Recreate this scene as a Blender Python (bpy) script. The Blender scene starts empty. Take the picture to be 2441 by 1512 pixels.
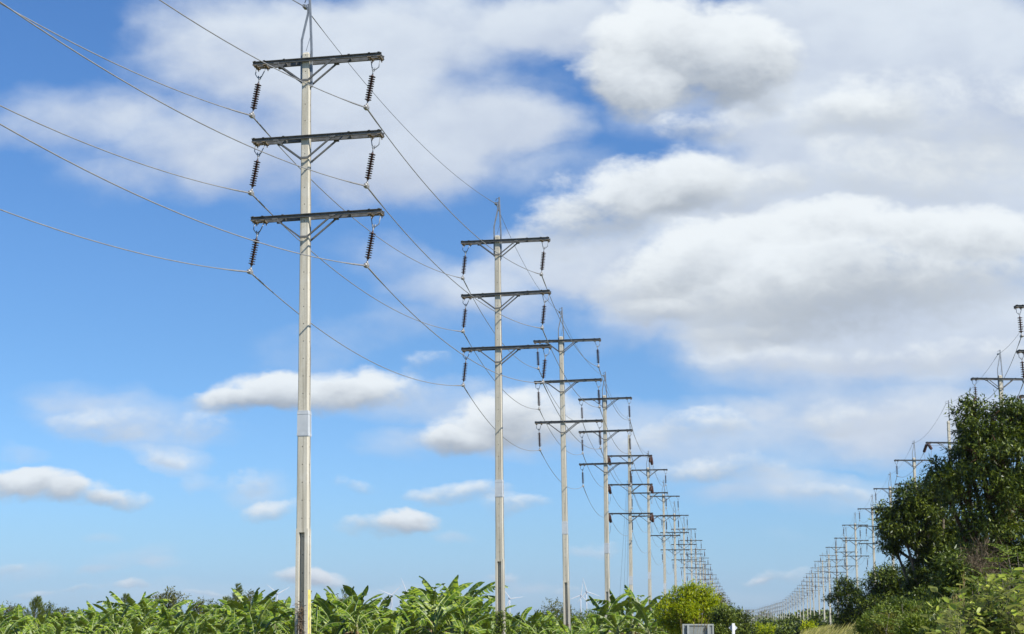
import bpy, bmesh, math, random
import numpy as np
from mathutils import Vector, Matrix, Euler

# ---------------------------------------------------------------- camera, sky, sun, exposure
scene = bpy.context.scene
COL = scene.collection
F = 4000.0                       # focal length in pixels of a 2441 px wide picture
CX, CY, HOR = 1220.5, 756.0, 1496.0
CAMH = 1.6
PITCH = math.atan((HOR - CY) / F)
SP, CP = math.sin(PITCH), math.cos(PITCH)

cam = bpy.data.cameras.new('camera')
cam.sensor_width = 36.0
cam.lens = F / 2441.0 * 36.0
cam.clip_start = 0.1
cam.clip_end = 60000.0
camo = bpy.data.objects.new('camera', cam)
COL.objects.link(camo)
camo.location = (0, 0, CAMH)
camo.rotation_euler = (math.pi / 2 + PITCH, 0, 0)
scene.camera = camo

scene.view_settings.view_transform = 'Standard'
scene.view_settings.look = 'None'
scene.view_settings.exposure = 0.35
scene.view_settings.gamma = 1.0
scene.view_settings.use_curve_mapping = False

SUN_DIR = Vector((0.74, -0.57, 0.86)).normalized()      # towards the sun
SUN_EL = math.asin(SUN_DIR.z)
SUN_AZ = math.atan2(SUN_DIR.x, SUN_DIR.y)
sl = bpy.data.lights.new('sun', 'SUN')
sl.energy = 5.0
sl.angle = math.radians(0.53)
sl.color = (1.0, 0.955, 0.88)
so = bpy.data.objects.new('sun', sl)
COL.objects.link(so)
so.rotation_euler = SUN_DIR.to_track_quat('Z', 'Y').to_euler()


def ray(x, y):
    """direction tangent (X/Y, Z/Y) of a point seen at x, y"""
    dx, u = (x - CX) / F, (CY - y) / F
    d = CP - u * SP
    return dx / d, (SP + u * CP) / d


def at(x, y, Y):
    """world point at ground distance Y in the direction x, y"""
    a, b = ray(x, y)
    return Vector((a * Y, Y, CAMH + b * Y))


def px(Y):
    return Y / F                  # metres per picture pixel at distance Y


# clouds: (x, y, half width, half height, tilt, weight) of soft sheets and of heaped clouds
SOFT = [
    (700, 240, 470, 280, 8, .68), (1000, 220, 370, 290, 0, .62), (400, 360, 350, 130, 5, .42), (600, 90, 360, 150, 12, .45),
    (110, 265, 270, 95, -4, .42), (1150, 350, 280, 150, -20, .42), (1020, 60, 420, 130, 0, .55), (930, 420, 230, 100, 0, .36), (250, 440, 160, 60, 0, .22),
    (1200, 700, 360, 120, -8, .50), (1030, 650, 300, 80, 20, .34), (1290, 600, 220, 80, 0, .46), (820, 810, 280, 70, -10, .20), (1240, 300, 190, 90, 0, .42),
    (2250, 200, 520, 380, 0, 1.2), (2050, 330, 380, 160, 0, .8), (1700, 250, 330, 100, -4, .55), (2050, 60, 380, 160, 0, .8), (1600, 60, 320, 120, 0, .5),
    (1420, 50, 260, 90, 0, .45), (1280, 50, 180, 90, 0, .4), (1750, 420, 360, 110, -8, .62), (2250, 460, 480, 150, 0, 1.0), (1900, 480, 400, 110, 0, .75),
    (2250, 700, 420, 200, 0, .8), (2200, 900, 560, 190, 0, .66), (1850, 820, 360, 100, 0, .46), (1480, 760, 130, 70, -30, .38),
    (2050, 1010, 360, 100, 0, .46), (2300, 1050, 320, 110, 0, .42), (1600, 1030, 280, 90, 0, .42), (1690, 1110, 320, 100, 4, .48), (1950, 1180, 270, 56, 0, .46),
    (1230, 1000, 350, 100, 0, .38), (330, 1010, 290, 75, 5, .34), (200, 940, 170, 50, 0, .2), (900, 950, 280, 60, 0, .24), (930, 1065, 140, 46, 0, .28),
    (410, 1108, 100, 36, 10, .28), (230, 1275, 60, 20, 0, .26), (610, 1175, 90, 46, 0, .28), (1075, 1280, 60, 18, 0, .26),
    (1790, 965, 90, 36, 0, .24), (320, 1330, 140, 32, -10, .26), (60, 1345, 130, 24, 0, .26), (240, 1360, 70, 16, 0, .24),
    (400, 1345, 70, 18, 0, .22), (1700, 1195, 100, 32, 0, .28), (1250, 1400, 80, 18, 0, .24), (1400, 1303, 46, 18, 0, .30),
    (480, 1160, 50, 22, 0, .22), (60, 1090, 70, 20, 0, .2), (1850, 1290, 100, 26, 0, .18), (1180, 1375, 70, 22, 0, .28),
    (1700, 650, 420, 170, 6, .5), (2000, 760, 560, 120, 0, .7), (1560, 560, 260, 90, -25, .4), (1500, 690, 240, 50, 10, .35), (1350, 420, 160, 60, -20, .3),
    (1230, 1430, 900, 34, 0, .16), (400, 1420, 700, 40, 0, .14),
]
HEAP = [
    (1500, 200, 160, 90, 20, .8), (1640, 120, 290, 150, 0, 1.0), (1790, 160, 140, 130, 0, .7), (1530, 90, 150, 80, 0, .5),
    (1690, 295, 150, 50, -5, .5),
    (2250, 270, 460, 150, 0, .40), (2050, 260, 190, 70, -10, .36),
    (1480, 480, 330, 110, -20, .80), (1700, 440, 260, 90, -6, .55), (2150, 400, 400, 90, 0, .36),
    (1980, 645, 640, 185, -4, .92), (1640, 610, 250, 80, -22, .55), (1980, 520, 260, 60, -3, .45), (2300, 540, 260, 80, 0, .5),
    (1560, 735, 130, 34, 0, .3), (1760, 800, 200, 34, -6, .26), (2250, 850, 300, 46, 0, .38),
    (1850, 850, 280, 50, 0, .32), (2060, 985, 210, 60, 0, .36), (1660, 1015, 130, 50, 0, .46),
    (1130, 1020, 160, 76, -14, .72), (1270, 990, 160, 80, 0, .66), (1060, 1050, 120, 38, 0, .5), (1400, 1040, 220, 54, 0, .42),
    (620, 930, 160, 62, -8, .70), (760, 930, 190, 70, 0, .76), (900, 935, 130, 50, 0, .42), (560, 955, 130, 38, 0, .46), (1000, 880, 80, 28, 0, .34),
    (270, 1020, 150, 56, 0, .36), (480, 1020, 110, 46, 0, .28),
    (80, 1165, 140, 50, 0, .66), (190, 1185, 130, 36, 0, .55), (290, 1195, 100, 26, 0, .46), (20, 1150, 80, 40, 0, .5),
    (930, 1258, 125, 32, -4, .58), (975, 1250, 70, 28, 0, .46), (650, 1214, 90, 28, -6, .48), (1090, 1186, 140, 30, -5, .5),
    (1225, 1212, 100, 26, 0, .44), (840, 1166, 86, 22, 0, .42), (770, 1372, 130, 28, 3, .56), (740, 1362, 70, 26, 0, .4),
    (1750, 1120, 190, 46, 0, .34), (1960, 1175, 150, 28, 0, .38), (1865, 1372, 90, 20, 0, .46), (1800, 1382, 60, 14, 0, .34),
    (220, 1405, 60, 13, 0, .40), (330, 1402, 56, 13, 0, .38), (20, 1338, 60, 17, 0, .44), (100, 1408, 70, 13, 0, .3),
    (1180, 1372, 60, 17, 0, .42), (1320, 1420, 50, 15, 0, .34), (490, 1418, 50, 11, 0, .34),
    (1600, 1130, 130, 40, 0, .34), (1440, 1302, 40, 13, 0, .26), (590, 1160, 70, 28, 0, .3), (410, 1105, 70, 24, 12, .3),
]


SOFT = [(x, y, rx * 1.04, ry * 1.04, r, w * (1.0 if x > 1400 and y > 780 else 1.6 if y > 900 else 1.25) if w < .5 else w) for x, y, rx, ry, r, w in SOFT]


def build_world():
    w = bpy.data.worlds.new('World')
    scene.world = w
    w.use_nodes = True
    nt = w.node_tree
    nt.nodes.clear()
    N, L = nt.nodes.new, nt.links.new

    def M(op, a, b=None, c=None, clamp=False):
        n = N('ShaderNodeMath')
        n.operation = op
        n.use_clamp = clamp
        for i, v in enumerate((a, b, c)):
            if v is None:
                continue
            if isinstance(v, (int, float)):
                n.inputs[i].default_value = v
            else:
                L(v, n.inputs[i])
        return n.outputs[0]

    def VM(op, a, b=None, c=None):
        n = N('ShaderNodeVectorMath')
        n.operation = op
        for i, v in enumerate((a, b, c)):
            if v is None:
                continue
            if isinstance(v, (tuple, Vector)):
                n.inputs[i].default_value = v
            else:
                L(v, n.inputs[i])
        return n

    def smooth(lo, hi, v):
        n = N('ShaderNodeMapRange')
        n.interpolation_type = 'SMOOTHSTEP'
        n.inputs['From Min'].default_value = lo
        n.inputs['From Max'].default_value = hi
        L(v, n.inputs['Value'])
        return n.outputs[0]

    def noise(vec, scale, detail, rough, dist=0.0):
        n = N('ShaderNodeTexNoise')
        n.inputs['Scale'].default_value = scale
        n.inputs['Detail'].default_value = detail
        n.inputs['Roughness'].default_value = rough
        n.inputs['Distortion'].default_value = dist
        L(vec, n.inputs['Vector'])
        return n

    def mix(f, a, b):
        n = N('ShaderNodeMix')
        n.data_type = 'RGBA'
        L(f, n.inputs[0])
        for s, v in ((n.inputs[6], a), (n.inputs[7], b)):
            if isinstance(v, tuple):
                s.default_value = (*v, 1)
            else:
                L(v, s)
        return n.outputs[2]

    tc = N('ShaderNodeTexCoord')
    sep = N('ShaderNodeSeparateXYZ')
    L(tc.outputs['Generated'], sep.inputs[0])
    y = M('MAXIMUM', sep.outputs[1], 0.05)
    cmb = N('ShaderNodeCombineXYZ')
    L(M('DIVIDE', sep.outputs[0], y), cmb.inputs[0])
    L(M('DIVIDE', sep.outputs[2], y), cmb.inputs[1])
    p0 = cmb.outputs[0]
    st = VM('MULTIPLY', p0, (1.0, 1.55, 1.0)).outputs[0]
    n1 = noise(st, 9.0, 3.0, 0.55)
    n2 = noise(st, 34.0, 5.0, 0.58)
    w1 = VM('MULTIPLY', VM('SUBTRACT', n1.outputs['Color'], (.5, .5, .5)).outputs[0], (.050, .030, 0)).outputs[0]
    w2 = VM('MULTIPLY', VM('SUBTRACT', n2.outputs['Color'], (.5, .5, .5)).outputs[0], (.022, .014, 0)).outputs[0]
    p = VM('ADD', VM('ADD', p0, w1).outputs[0], w2).outputs[0]

    def field(items):
        nonlocal p
        D = S = 0.0
        for k, (cx, cy, rx, ry, rot, amp) in enumerate(items):
            a, b = ray(cx, cy)
            if k % 6 == 5:            # a chain link, so the shader is evaluated in order
                q = N('ShaderNodeCombineXYZ')
                L(M('MULTIPLY', M('ADD', D, S), 1e-7), q.inputs[2])
                p = VM('ADD', p, q.outputs[0]).outputs[0]
            m = N('ShaderNodeMapping')
            m.vector_type = 'TEXTURE'
            m.inputs['Location'].default_value = (a, b, 0)
            m.inputs['Rotation'].default_value = (0, 0, math.radians(-rot))
            m.inputs['Scale'].default_value = (rx / F * 1.05, ry / F * 1.05, 1)
            L(p, m.inputs['Vector'])
            r2 = VM('DOT_PRODUCT', m.outputs[0], m.outputs[0]).outputs['Value']
            wv = M('MULTIPLY', M('MULTIPLY_ADD', r2, -1.0, 1.0, clamp=True), amp)
            D = M('ADD', wv, D)
            S = M('MULTIPLY_ADD', wv, VM('DOT_PRODUCT', m.outputs[0], (0.0, 1.0, 0.0)).outputs['Value'], S)
        return D, S

    Ds, Ss = field(SOFT)
    Dh, Sh = field(HEAP)
    nf = noise(st, 30.0, 10.0, 0.62, 0.2).outputs['Fac']
    nb = noise(st, 11.0, 6.0, 0.52).outputs['Fac']
    nl = noise(st, 52.0, 5.0, 0.55).outputs['Fac']
    nfc = M('SUBTRACT', nf, 0.5)
    nbc = M('SUBTRACT', nb, 0.5)
    billow = M('SUBTRACT', 0.22, M('ABSOLUTE', M('MULTIPLY', M('SUBTRACT', nl, 0.5), 2.0)))
    # soft sheets
    asoft = M('MULTIPLY', smooth(-0.02, 1.10, M('MULTIPLY_ADD', nbc, 0.95, M('MULTIPLY_ADD', nfc, 0.42, Ds))), 0.93)
    sh = M('DIVIDE', Sh, M('ADD', Dh, 0.12))
    dens = M('MULTIPLY_ADD', billow, 0.30, M('MULTIPLY_ADD', nfc, 1.05, M('MULTIPLY_ADD', nbc, 0.70, Dh)))
    hi = M('MULTIPLY_ADD', smooth(-0.55, 0.55, sh), -0.28, 1.02)      # crisp tops, soft bases
    mr = N('ShaderNodeMapRange')
    mr.interpolation_type = 'SMOOTHSTEP'
    mr.inputs['From Min'].default_value = 0.04
    L(hi, mr.inputs['From Max'])
    L(dens, mr.inputs['Value'])
    aheap = M('MULTIPLY', mr.outputs[0], 0.96)
    # keep noise from inventing clouds where there is no cloud field
    asoft = M('MULTIPLY', asoft, smooth(0.0, 0.16, Ds))
    aheap = M('MULTIPLY', aheap, smooth(0.0, 0.2, Dh))
    lit = smooth(-0.66, 0.46, M('MULTIPLY_ADD', billow, 0.25, M('MULTIPLY_ADD', nbc, 0.55, M('MULTIPLY_ADD', nfc, 0.45, sh))))
    lits = smooth(-0.9, 0.8, M('MULTIPLY_ADD', nfc, 0.8, M('MULTIPLY_ADD', nbc, 1.6, M('DIVIDE', Ss, M('ADD', Ds, 0.2)))))

    sky = N('ShaderNodeTexSky')
    sky.sky_type = 'NISHITA'
    sky.sun_disc = False
    sky.sun_elevation = SUN_EL
    sky.sun_rotation = SUN_AZ
    sky.altitude = 50
    sky.air_density = SKY_AIR
    sky.dust_density = SKY_DUST
    sky.ozone_density = SKY_OZONE
    tint = N('ShaderNodeMix')
    tint.data_type = 'RGBA'
    tint.blend_type = 'MULTIPLY'
    tint.inputs[0].default_value = 1.0
    L(sky.outputs[0], tint.inputs[6])
    ramp = N('ShaderNodeValToRGB')
    ramp.color_ramp.interpolation = 'EASE'
    els = ramp.color_ramp.elements
    while len(els) < len(SKY_TINT):
        els.new(0.5)
    for e, (pos, c) in zip(els, SKY_TINT):
        e.position = pos
        e.color = (*c, 1)
    L(M('MULTIPLY', sep.outputs[2], 2.0), ramp.inputs[0])
    L(ramp.outputs[0], tint.inputs[7])
    base = tint.outputs[2]
    csoft = mix(lits, C_SOFT_LO, C_SOFT_HI)
    cheap = mix(lit, C_HEAP_LO, C_HEAP_HI)
    c1 = mix(asoft, base, csoft)
    c2 = mix(aheap, c1, cheap)
    bg = N('ShaderNodeBackground')
    bg.inputs['Strength'].default_value = SKY_STRENGTH
    L(c2, bg.inputs['Color'])
    out = N('ShaderNodeOutputWorld')
    L(bg.outputs[0], out.inputs['Surface'])
    w.cycles.sampling_method = 'NONE'


SKY_STRENGTH = 0.094
SKY_AIR, SKY_DUST, SKY_OZONE = 1.0, 0.6, 3.0
SKY_TINT = [(0.0, (.63, .97, 1.60)), (0.12, (.60, .91, 1.32)), (0.35, (.54, .84, 1.16)), (0.75, (.47, .81, 1.18)), (1.0, (.6, .85, 1.1))]   # by height of the view direction
_k = 0.785 / SKY_STRENGTH
C_SOFT_LO = (0.55 * _k, 0.62 * _k, 0.75 * _k)
C_SOFT_HI = (0.79 * _k, 0.86 * _k, 0.93 * _k)
C_HEAP_LO = (0.345 * _k, 0.395 * _k, 0.465 * _k)
C_HEAP_HI = (0.90 * _k, 0.95 * _k, 0.98 * _k)
build_world()

# ---------------------------------------------------------------- helpers
def tag(o, label=None, cat=None, group=None, kind=None):
    if label:
        o['label'] = label
    if cat:
        o['category'] = cat
    if group:
        o['group'] = group
    if kind:
        o['kind'] = kind
    return o


def empty(name, loc=(0, 0, 0)):
    o = bpy.data.objects.new(name, None)
    o.empty_display_size = 0.3
    o.location = loc
    COL.objects.link(o)
    return o


def link_mesh(name, me, mat=None, parent=None):
    o = bpy.data.objects.new(name, me)
    if mat is not None and not me.materials:
        me.materials.append(mat)
    COL.objects.link(o)
    if parent is not None:
        o.parent = parent
    return o


def copy_tree(o, parent=None):
    c = o.copy()
    COL.objects.link(c)
    if parent is not None:
        c.parent = parent
    for ch in [k for k in bpy.data.objects if k.parent == o and k is not c]:
        copy_tree(ch, c)
    return c


class MB:
    """collects boxes, bars, tubes and lathes as one mesh"""
    def __init__(self):
        self.v, self.f, self.s = [], [], []

    def add(self, vs, fs, smooth=False):
        b = len(self.v)
        self.v += [tuple(p) for p in vs]
        self.f += [tuple(i + b for i in f) for f in fs]
        self.s += [smooth] * len(fs)

    def box(self, x0, x1, y0, y1, z0, z1, m=None):
        vs = [Vector((x, y, z)) for z in (z0, z1) for y in (y0, y1) for x in (x0, x1)]
        if m is not None:
            vs = [m @ v for v in vs]
        self.add(vs, [(0, 2, 3, 1), (4, 5, 7, 6), (0, 1, 5, 4), (2, 6, 7, 3), (0, 4, 6, 2), (1, 3, 7, 5)])

    def bar(self, a, b, w, t, up=Vector((0, 1, 0))):
        a, b = Vector(a), Vector(b)
        d = (b - a).normalized()
        s = d.cross(up).normalized()
        n = s.cross(d)
        vs = []
        for p in (a, b):
            for i, j in ((-1, -1), (1, -1), (1, 1), (-1, 1)):
                vs.append(p + s * (i * w / 2) + n * (j * t / 2))
        self.add(vs, [(3, 2, 1, 0), (4, 5, 6, 7), (0, 1, 5, 4), (1, 2, 6, 5), (2, 3, 7, 6), (3, 0, 4, 7)])

    def tube(self, pts, r, n=6, r_end=None, smooth=True):
        pts = [Vector(p) for p in pts]
        k = len(pts)
        vs, fs = [], []
        side = None
        for i, p in enumerate(pts):
            d = (pts[min(i + 1, k - 1)] - pts[max(i - 1, 0)]).normalized()
            if side is None:
                ref = Vector((0, 0, 1)) if abs(d.z) < 0.9 else Vector((1, 0, 0))
                side = d.cross(ref).normalized()
            side = (side - d * side.dot(d)).normalized()
            up = d.cross(side)
            rr = r if r_end is None else r + (r_end - r) * i / max(k - 1, 1)
            if isinstance(r, (list, tuple)):
                rr = r[i]
            for j in range(n):
                a = 2 * math.pi * j / n
                vs.append(p + side * (rr * math.cos(a)) + up * (rr * math.sin(a)))
        for i in range(k - 1):
            for j in range(n):
                fs.append((i * n + j, i * n + (j + 1) % n, (i + 1) * n + (j + 1) % n, (i + 1) * n + j))
        fs.append(tuple(range(n))[::-1])
        fs.append(tuple((k - 1) * n + j for j in range(n)))
        self.add(vs, fs, smooth)

    def lathe(self, prof, n=12, c=(0, 0, 0), smooth=True):
        """profile of (radius, z)"""
        vs, fs = [], []
        k = len(prof)
        for r, z in prof:
            for j in range(n):
                a = 2 * math.pi * j / n
                vs.append((c[0] + r * math.cos(a), c[1] + r * math.sin(a), c[2] + z))
        for i in range(k - 1):
            for j in range(n):
                fs.append((i * n + j, i * n + (j + 1) % n, (i + 1) * n + (j + 1) % n, (i + 1) * n + j))
        fs.append(tuple(range(n))[::-1])
        fs.append(tuple((k - 1) * n + j for j in range(n)))
        self.add(vs, fs, smooth)

    def mesh(self, name, mat=None):
        me = bpy.data.meshes.new(name)
        me.from_pydata(self.v, [], self.f)
        me.polygons.foreach_set('use_smooth', self.s)
        if mat is not None:
            me.materials.append(mat)
        me.update()
        return me

    def build(self, name, mat=None, parent=None):
        return link_mesh(name, self.mesh(name, mat), None, parent)


# ---------------------------------------------------------------- materials
class Mat:
    def __init__(self, name):
        self.m = bpy.data.materials.new(name)
        self.m.use_nodes = True
        self.nt = self.m.node_tree
        self.nt.nodes.clear()
        self.N, self.L = self.nt.nodes.new, self.nt.links.new
        self.out = self.N('ShaderNodeOutputMaterial')
        self.bsdf = self.N('ShaderNodeBsdfPrincipled')
        self.L(self.bsdf.outputs[0], self.out.inputs['Surface'])
        self.co = self.N('ShaderNodeTexCoord')

    def set(self, rough=0.6, metal=0.0, spec=0.5):
        self.bsdf.inputs['Roughness'].default_value = rough
        self.bsdf.inputs['Metallic'].default_value = metal
        self.bsdf.inputs['Specular IOR Level'].default_value = spec
        return self

    def noise(self, scale, detail=4, rough=0.55, vec=None):
        n = self.N('ShaderNodeTexNoise')
        n.inputs['Scale'].default_value = scale
        n.inputs['Detail'].default_value = detail
        n.inputs['Roughness'].default_value = rough
        self.L(vec if vec is not None else self.co.outputs['Object'], n.inputs['Vector'])
        return n.outputs['Fac']

    def math(self, op, a, b=None, c=None, clamp=False):
        n = self.N('ShaderNodeMath')
        n.operation = op
        n.use_clamp = clamp
        for i, v in enumerate((a, b, c)):
            if v is None:
                continue
            if isinstance(v, (int, float)):
                n.inputs[i].default_value = v
            else:
                self.L(v, n.inputs[i])
        return n.outputs[0]

    def ramp(self, fac, stops, interp='LINEAR'):
        n = self.N('ShaderNodeValToRGB')
        n.color_ramp.interpolation = interp
        e = n.color_ramp.elements
        while len(e) < len(stops):
            e.new(0.5)
        for k, (p, c) in zip(e, stops):
            k.position = p
            k.color = (*c, 1)
        self.L(fac, n.inputs[0])
        return n.outputs[0]

    def mix(self, f, a, b, blend='MIX'):
        n = self.N('ShaderNodeMix')
        n.data_type = 'RGBA'
        n.blend_type = blend
        for s, v in ((n.inputs[0], f), (n.inputs[6], a), (n.inputs[7], b)):
            if isinstance(v, tuple):
                s.default_value = (*v, 1)
            elif isinstance(v, (int, float)):
                s.default_value = v
            else:
                self.L(v, s)
        return n.outputs[2]

    def color(self, c):
        if isinstance(c, tuple):
            self.bsdf.inputs['Base Color'].default_value = (*c, 1)
        else:
            self.L(c, self.bsdf.inputs['Base Color'])
        return self

    def bump(self, fac, dist, strength=0.5):
        n = self.N('ShaderNodeBump')
        n.inputs['Distance'].default_value = dist
        n.inputs['Strength'].default_value = strength
        self.L(fac, n.inputs['Height'])
        self.L(n.outputs[0], self.bsdf.inputs['Normal'])
        return self


def stretch(M, s):
    n = M.N('ShaderNodeVectorMath')
    n.operation = 'MULTIPLY'
    M.L(M.co.outputs['Object'], n.inputs[0])
    n.inputs[1].default_value = s
    return n.outputs[0]


def mat_concrete():
    M = Mat('concrete').set(0.85, 0, 0.3)
    oi = M.N('ShaderNodeObjectInfo')
    stain = M.noise(1.0, 6, 0.6, stretch(M, (7, 7, 0.55)))
    fine = M.noise(26, 5, 0.65)
    base = M.ramp(stain, [(0.25, (.36, .32, .24)), (0.5, (.56, .515, .41)), (0.75, (.68, .64, .54))])
    base = M.mix(0.35, base, M.ramp(fine, [(0.3, (.40, .36, .28)), (0.7, (.66, .62, .52))]))
    streak = M.noise(1.0, 5, 0.6, stretch(M, (16, 16, 0.22)))
    base = M.mix(M.math('MULTIPLY', M.ramp(streak, [(0.52, (0, 0, 0)), (0.68, (1, 1, 1))]), 0.7), base, (.24, .205, .145))
    patch = M.noise(2.2, 3, 0.5)
    base = M.mix(M.math('MULTIPLY', M.ramp(patch, [(0.58, (0, 0, 0)), (0.66, (1, 1, 1))]), 0.22), base, (.70, .68, .62))
    # air pits
    pit = M.ramp(M.noise(38, 2, 0.5), [(0.71, (0, 0, 0)), (0.76, (1, 1, 1))])
    base = M.mix(M.math('MULTIPLY', pit, 0.55), base, (.15, .13, .10))
    # rows of bolt holes down the middle of each face
    s = M.N('ShaderNodeSeparateXYZ')
    M.L(M.co.outputs['Object'], s.inputs[0])
    fr = M.math('MULTIPLY', M.math('SUBTRACT', M.math('FRACT', M.math('DIVIDE', s.outputs[2], 0.47)), 0.5), 0.47)
    lat = M.math('MINIMUM', M.math('ABSOLUTE', s.outputs[0]), M.math('ABSOLUTE', s.outputs[1]))
    d = M.math('SQRT', M.math('ADD', M.math('POWER', fr, 2.0), M.math('POWER', lat, 2.0)))
    hole = M.math('LESS_THAN', d, 0.014)
    base = M.mix(hole, base, (.03, .028, .025))
    v = M.math('MULTIPLY_ADD', oi.outputs['Random'], 0.16, 0.90)
    hsv = M.N('ShaderNodeHueSaturation')
    M.L(v, hsv.inputs['Value'])
    M.L(base, hsv.inputs['Color'])
    M.color(hsv.outputs[0])
    M.bump(fine, 0.004, 0.6)
    return M.m


def mat_steel(name, lo, hi, metal=0.35, rough=0.55):
    M = Mat(name).set(rough, metal, 0.4)
    M.color(M.ramp(M.noise(5, 6, 0.65, stretch(M, (1, 1, 1))), [(0.3, lo), (0.7, hi)]))
    return M.m


def mat_plain(name, lo, hi, scale=8, rough=0.6, metal=0.0, spec=0.5):
    M = Mat(name).set(rough, metal, spec)
    M.color(M.ramp(M.noise(scale, 5, 0.6), [(0.3, lo), (0.7, hi)]))
    return M.m


def mat_leaf(name, dark, mid, light, trans=0.35, rough=0.45, spec=0.45, under=None, back_mix=0.7):
    M = Mat(name).set(rough, 0, spec)
    g = M.N('ShaderNodeNewGeometry')
    c = M.ramp(g.outputs['Random Per Island'], [(0.0, dark), (0.5, mid), (1.0, light)])
    if under is not None:
        c = M.mix(M.math('MULTIPLY', g.outputs['Backfacing'], back_mix), c, under)
    M.color(c)
    t = M.N('ShaderNodeBsdfTranslucent')
    hs = M.N('ShaderNodeHueSaturation')
    hs.inputs['Saturation'].default_value = 1.15
    hs.inputs['Value'].default_value = 1.5
    M.L(c, hs.inputs['Color'])
    M.L(hs.outputs[0], t.inputs['Color'])
    ms = M.N('ShaderNodeMixShader')
    ms.inputs[0].default_value = trans
    M.L(M.bsdf.outputs[0], ms.inputs[1])
    M.L(t.outputs[0], ms.inputs[2])
    M.L(ms.outputs[0], M.out.inputs['Surface'])
    return M.m


CONC = mat_concrete()
ARM = mat_steel('weathered_galvanized_arm', (.085, .085, .082), (.19, .19, .185), 0.1, 0.65)
GALV = mat_steel('galvanized_steel', (.20, .215, .23), (.34, .36, .38), 0.4, 0.5)
BAND = mat_steel('zinc_band', (.50, .52, .53), (.60, .62, .63), 0.1, 0.6)
RUST = mat_plain('rusty_plate', (.12, .09, .06), (.26, .20, .13), 20, 0.8)
BROWN = mat_plain('brown_glazed_porcelain', (.050, .021, .015), (.088, .039, .028), 6, 0.3, 0, 0.5)
ALU = mat_steel('aluminium_wire', (.28, .27, .26), (.40, .39, .37), 0.3, 0.5)
DARKW = mat_steel('steel_strand', (.20, .20, .20), (.30, .30, .30), 0.3, 0.5)
YELLOW = mat_plain('yellow_plate', (.75, .62, .10), (.85, .74, .22), 14, 0.6)
INK = mat_plain('faded_ink', (.45, .36, .06), (.55, .44, .09), 14, 0.7)
WHITE = mat_plain('white_paint', (.72, .73, .74), (.82, .82, .82), 3, 0.5)
TWHITE = mat_plain('turbine_white', (.52, .53, .54), (.60, .60, .60), .3, 0.5)
PLATE = mat_plain('pale_plate', (.46, .49, .52), (.56, .59, .62), 6, 0.5)
GREYP = mat_plain('grey_painted_steel', (.30, .32, .30), (.40, .42, .39), 6, 0.6)
GREYD = mat_plain('bare_sign_back', (.19, .21, .20), (.26, .28, .265), 6, 0.6)

# ---------------------------------------------------------------- power poles
SPAC = 2.2                        # spacing of the arms
HT = 17.0                         # height of the top arm
POLE_TOP = 17.24


def shaft_w(z):
    return 0.335 - 0.0076 * z


def shaft_mesh(top, notch=True):
    """square tapered pole with chamfered edges; below 4.1 m the front face has a long recess"""
    m = MB()
    zj = 4.10

    def ring(z):
        h = shaft_w(z) / 2
        c = 0.018
        return [(-h + c, -h, z), (h - c, -h, z), (h, -h + c, z), (h, h - c, z),
                (h - c, h, z), (-h + c, h, z), (-h, h - c, z), (-h, -h + c, z)]

    zs = [zj + 0.10, 8, 12, 15.5, top - 0.05]
    vs = [p for z in zs for p in ring(z)]
    h = shaft_w(top) / 2 - 0.03
    vs += [(-h + .01, -h, top), (h - .01, -h, top), (h, -h + .01, top), (h, h - .01, top), (h - .01, h, top), (-h + .01, h, top), (-h, h - .01, top), (-h, -h + .01, top)]
    k = len(zs) + 1
    fs = []
    for i in range(k - 1):
        for j in range(8):
            fs.append((i * 8 + j, i * 8 + (j + 1) % 8, i * 8 + 8 + (j + 1) % 8, i * 8 + 8 + j))
    fs.append(tuple((k - 1) * 8 + j for j in range(8)))
    fs.append(tuple(range(8))[::-1])
    m.add(vs, fs)

    # lower part, a hair wider, U-shaped in plan
    def u(z):
        h = shaft_w(z) / 2 + 0.006
        s = h * 0.48
        d = 0.11
        return [(-h, -h, z), (-s, -h, z), (-s + .012, -h + d, z), (s - .012, -h + d, z), (s, -h, z), (h, -h, z),
                (h, h, z), (-h, h, z)]
    zl = [-2.5, zj]
    vs = [p for z in zl for p in u(z)]
    hh = shaft_w(zj + .1) / 2 + 0.006
    fs = [(j, (j + 1) % 8, 8 + (j + 1) % 8, 8 + j) for j in range(8)]
    m.add(vs, fs)
    m.box(-hh, hh, -hh, hh, zj, zj + 0.10)
    return m


def arm_mesh(half=1.83):
    """two channels bolted either side of the pole"""
    m = MB()
    for s in (-1, 1):
        y0 = s * 0.128
        m.box(-half, half, min(y0, y0 + s * .012), max(y0, y0 + s * .012), -.049, .049)         # web
        for zf in (-.049, .037):
            m.box(-half, half, min(y0 + s * .012, y0 + s * .065), max(y0 + s * .012, y0 + s * .065), zf, zf + .012)
    for x in (-half + .07, -half + .34, half - .07, half - .34, -.92, .92):
        m.box(x - .03, x + .03, -.21, .21, .0495, .061)
        m.box(x - .012, x + .012, -.115, .115, -.02, .02)
    return m


def plates_mesh():
    """two clip plates under the arm, joined by a strip"""
    m = MB()
    for x in (-.135, .135):
        m.box(x - .045, x + .045, -.20, .20, -.074, -.052)
        for y in (-.16, .16):
            m.box(x - .012, x + .012, y - .012, y + .012, -.13, -.070)
    m.box(-.15, .15, -.03, .03, -.071, -.056)
    return m


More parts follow.
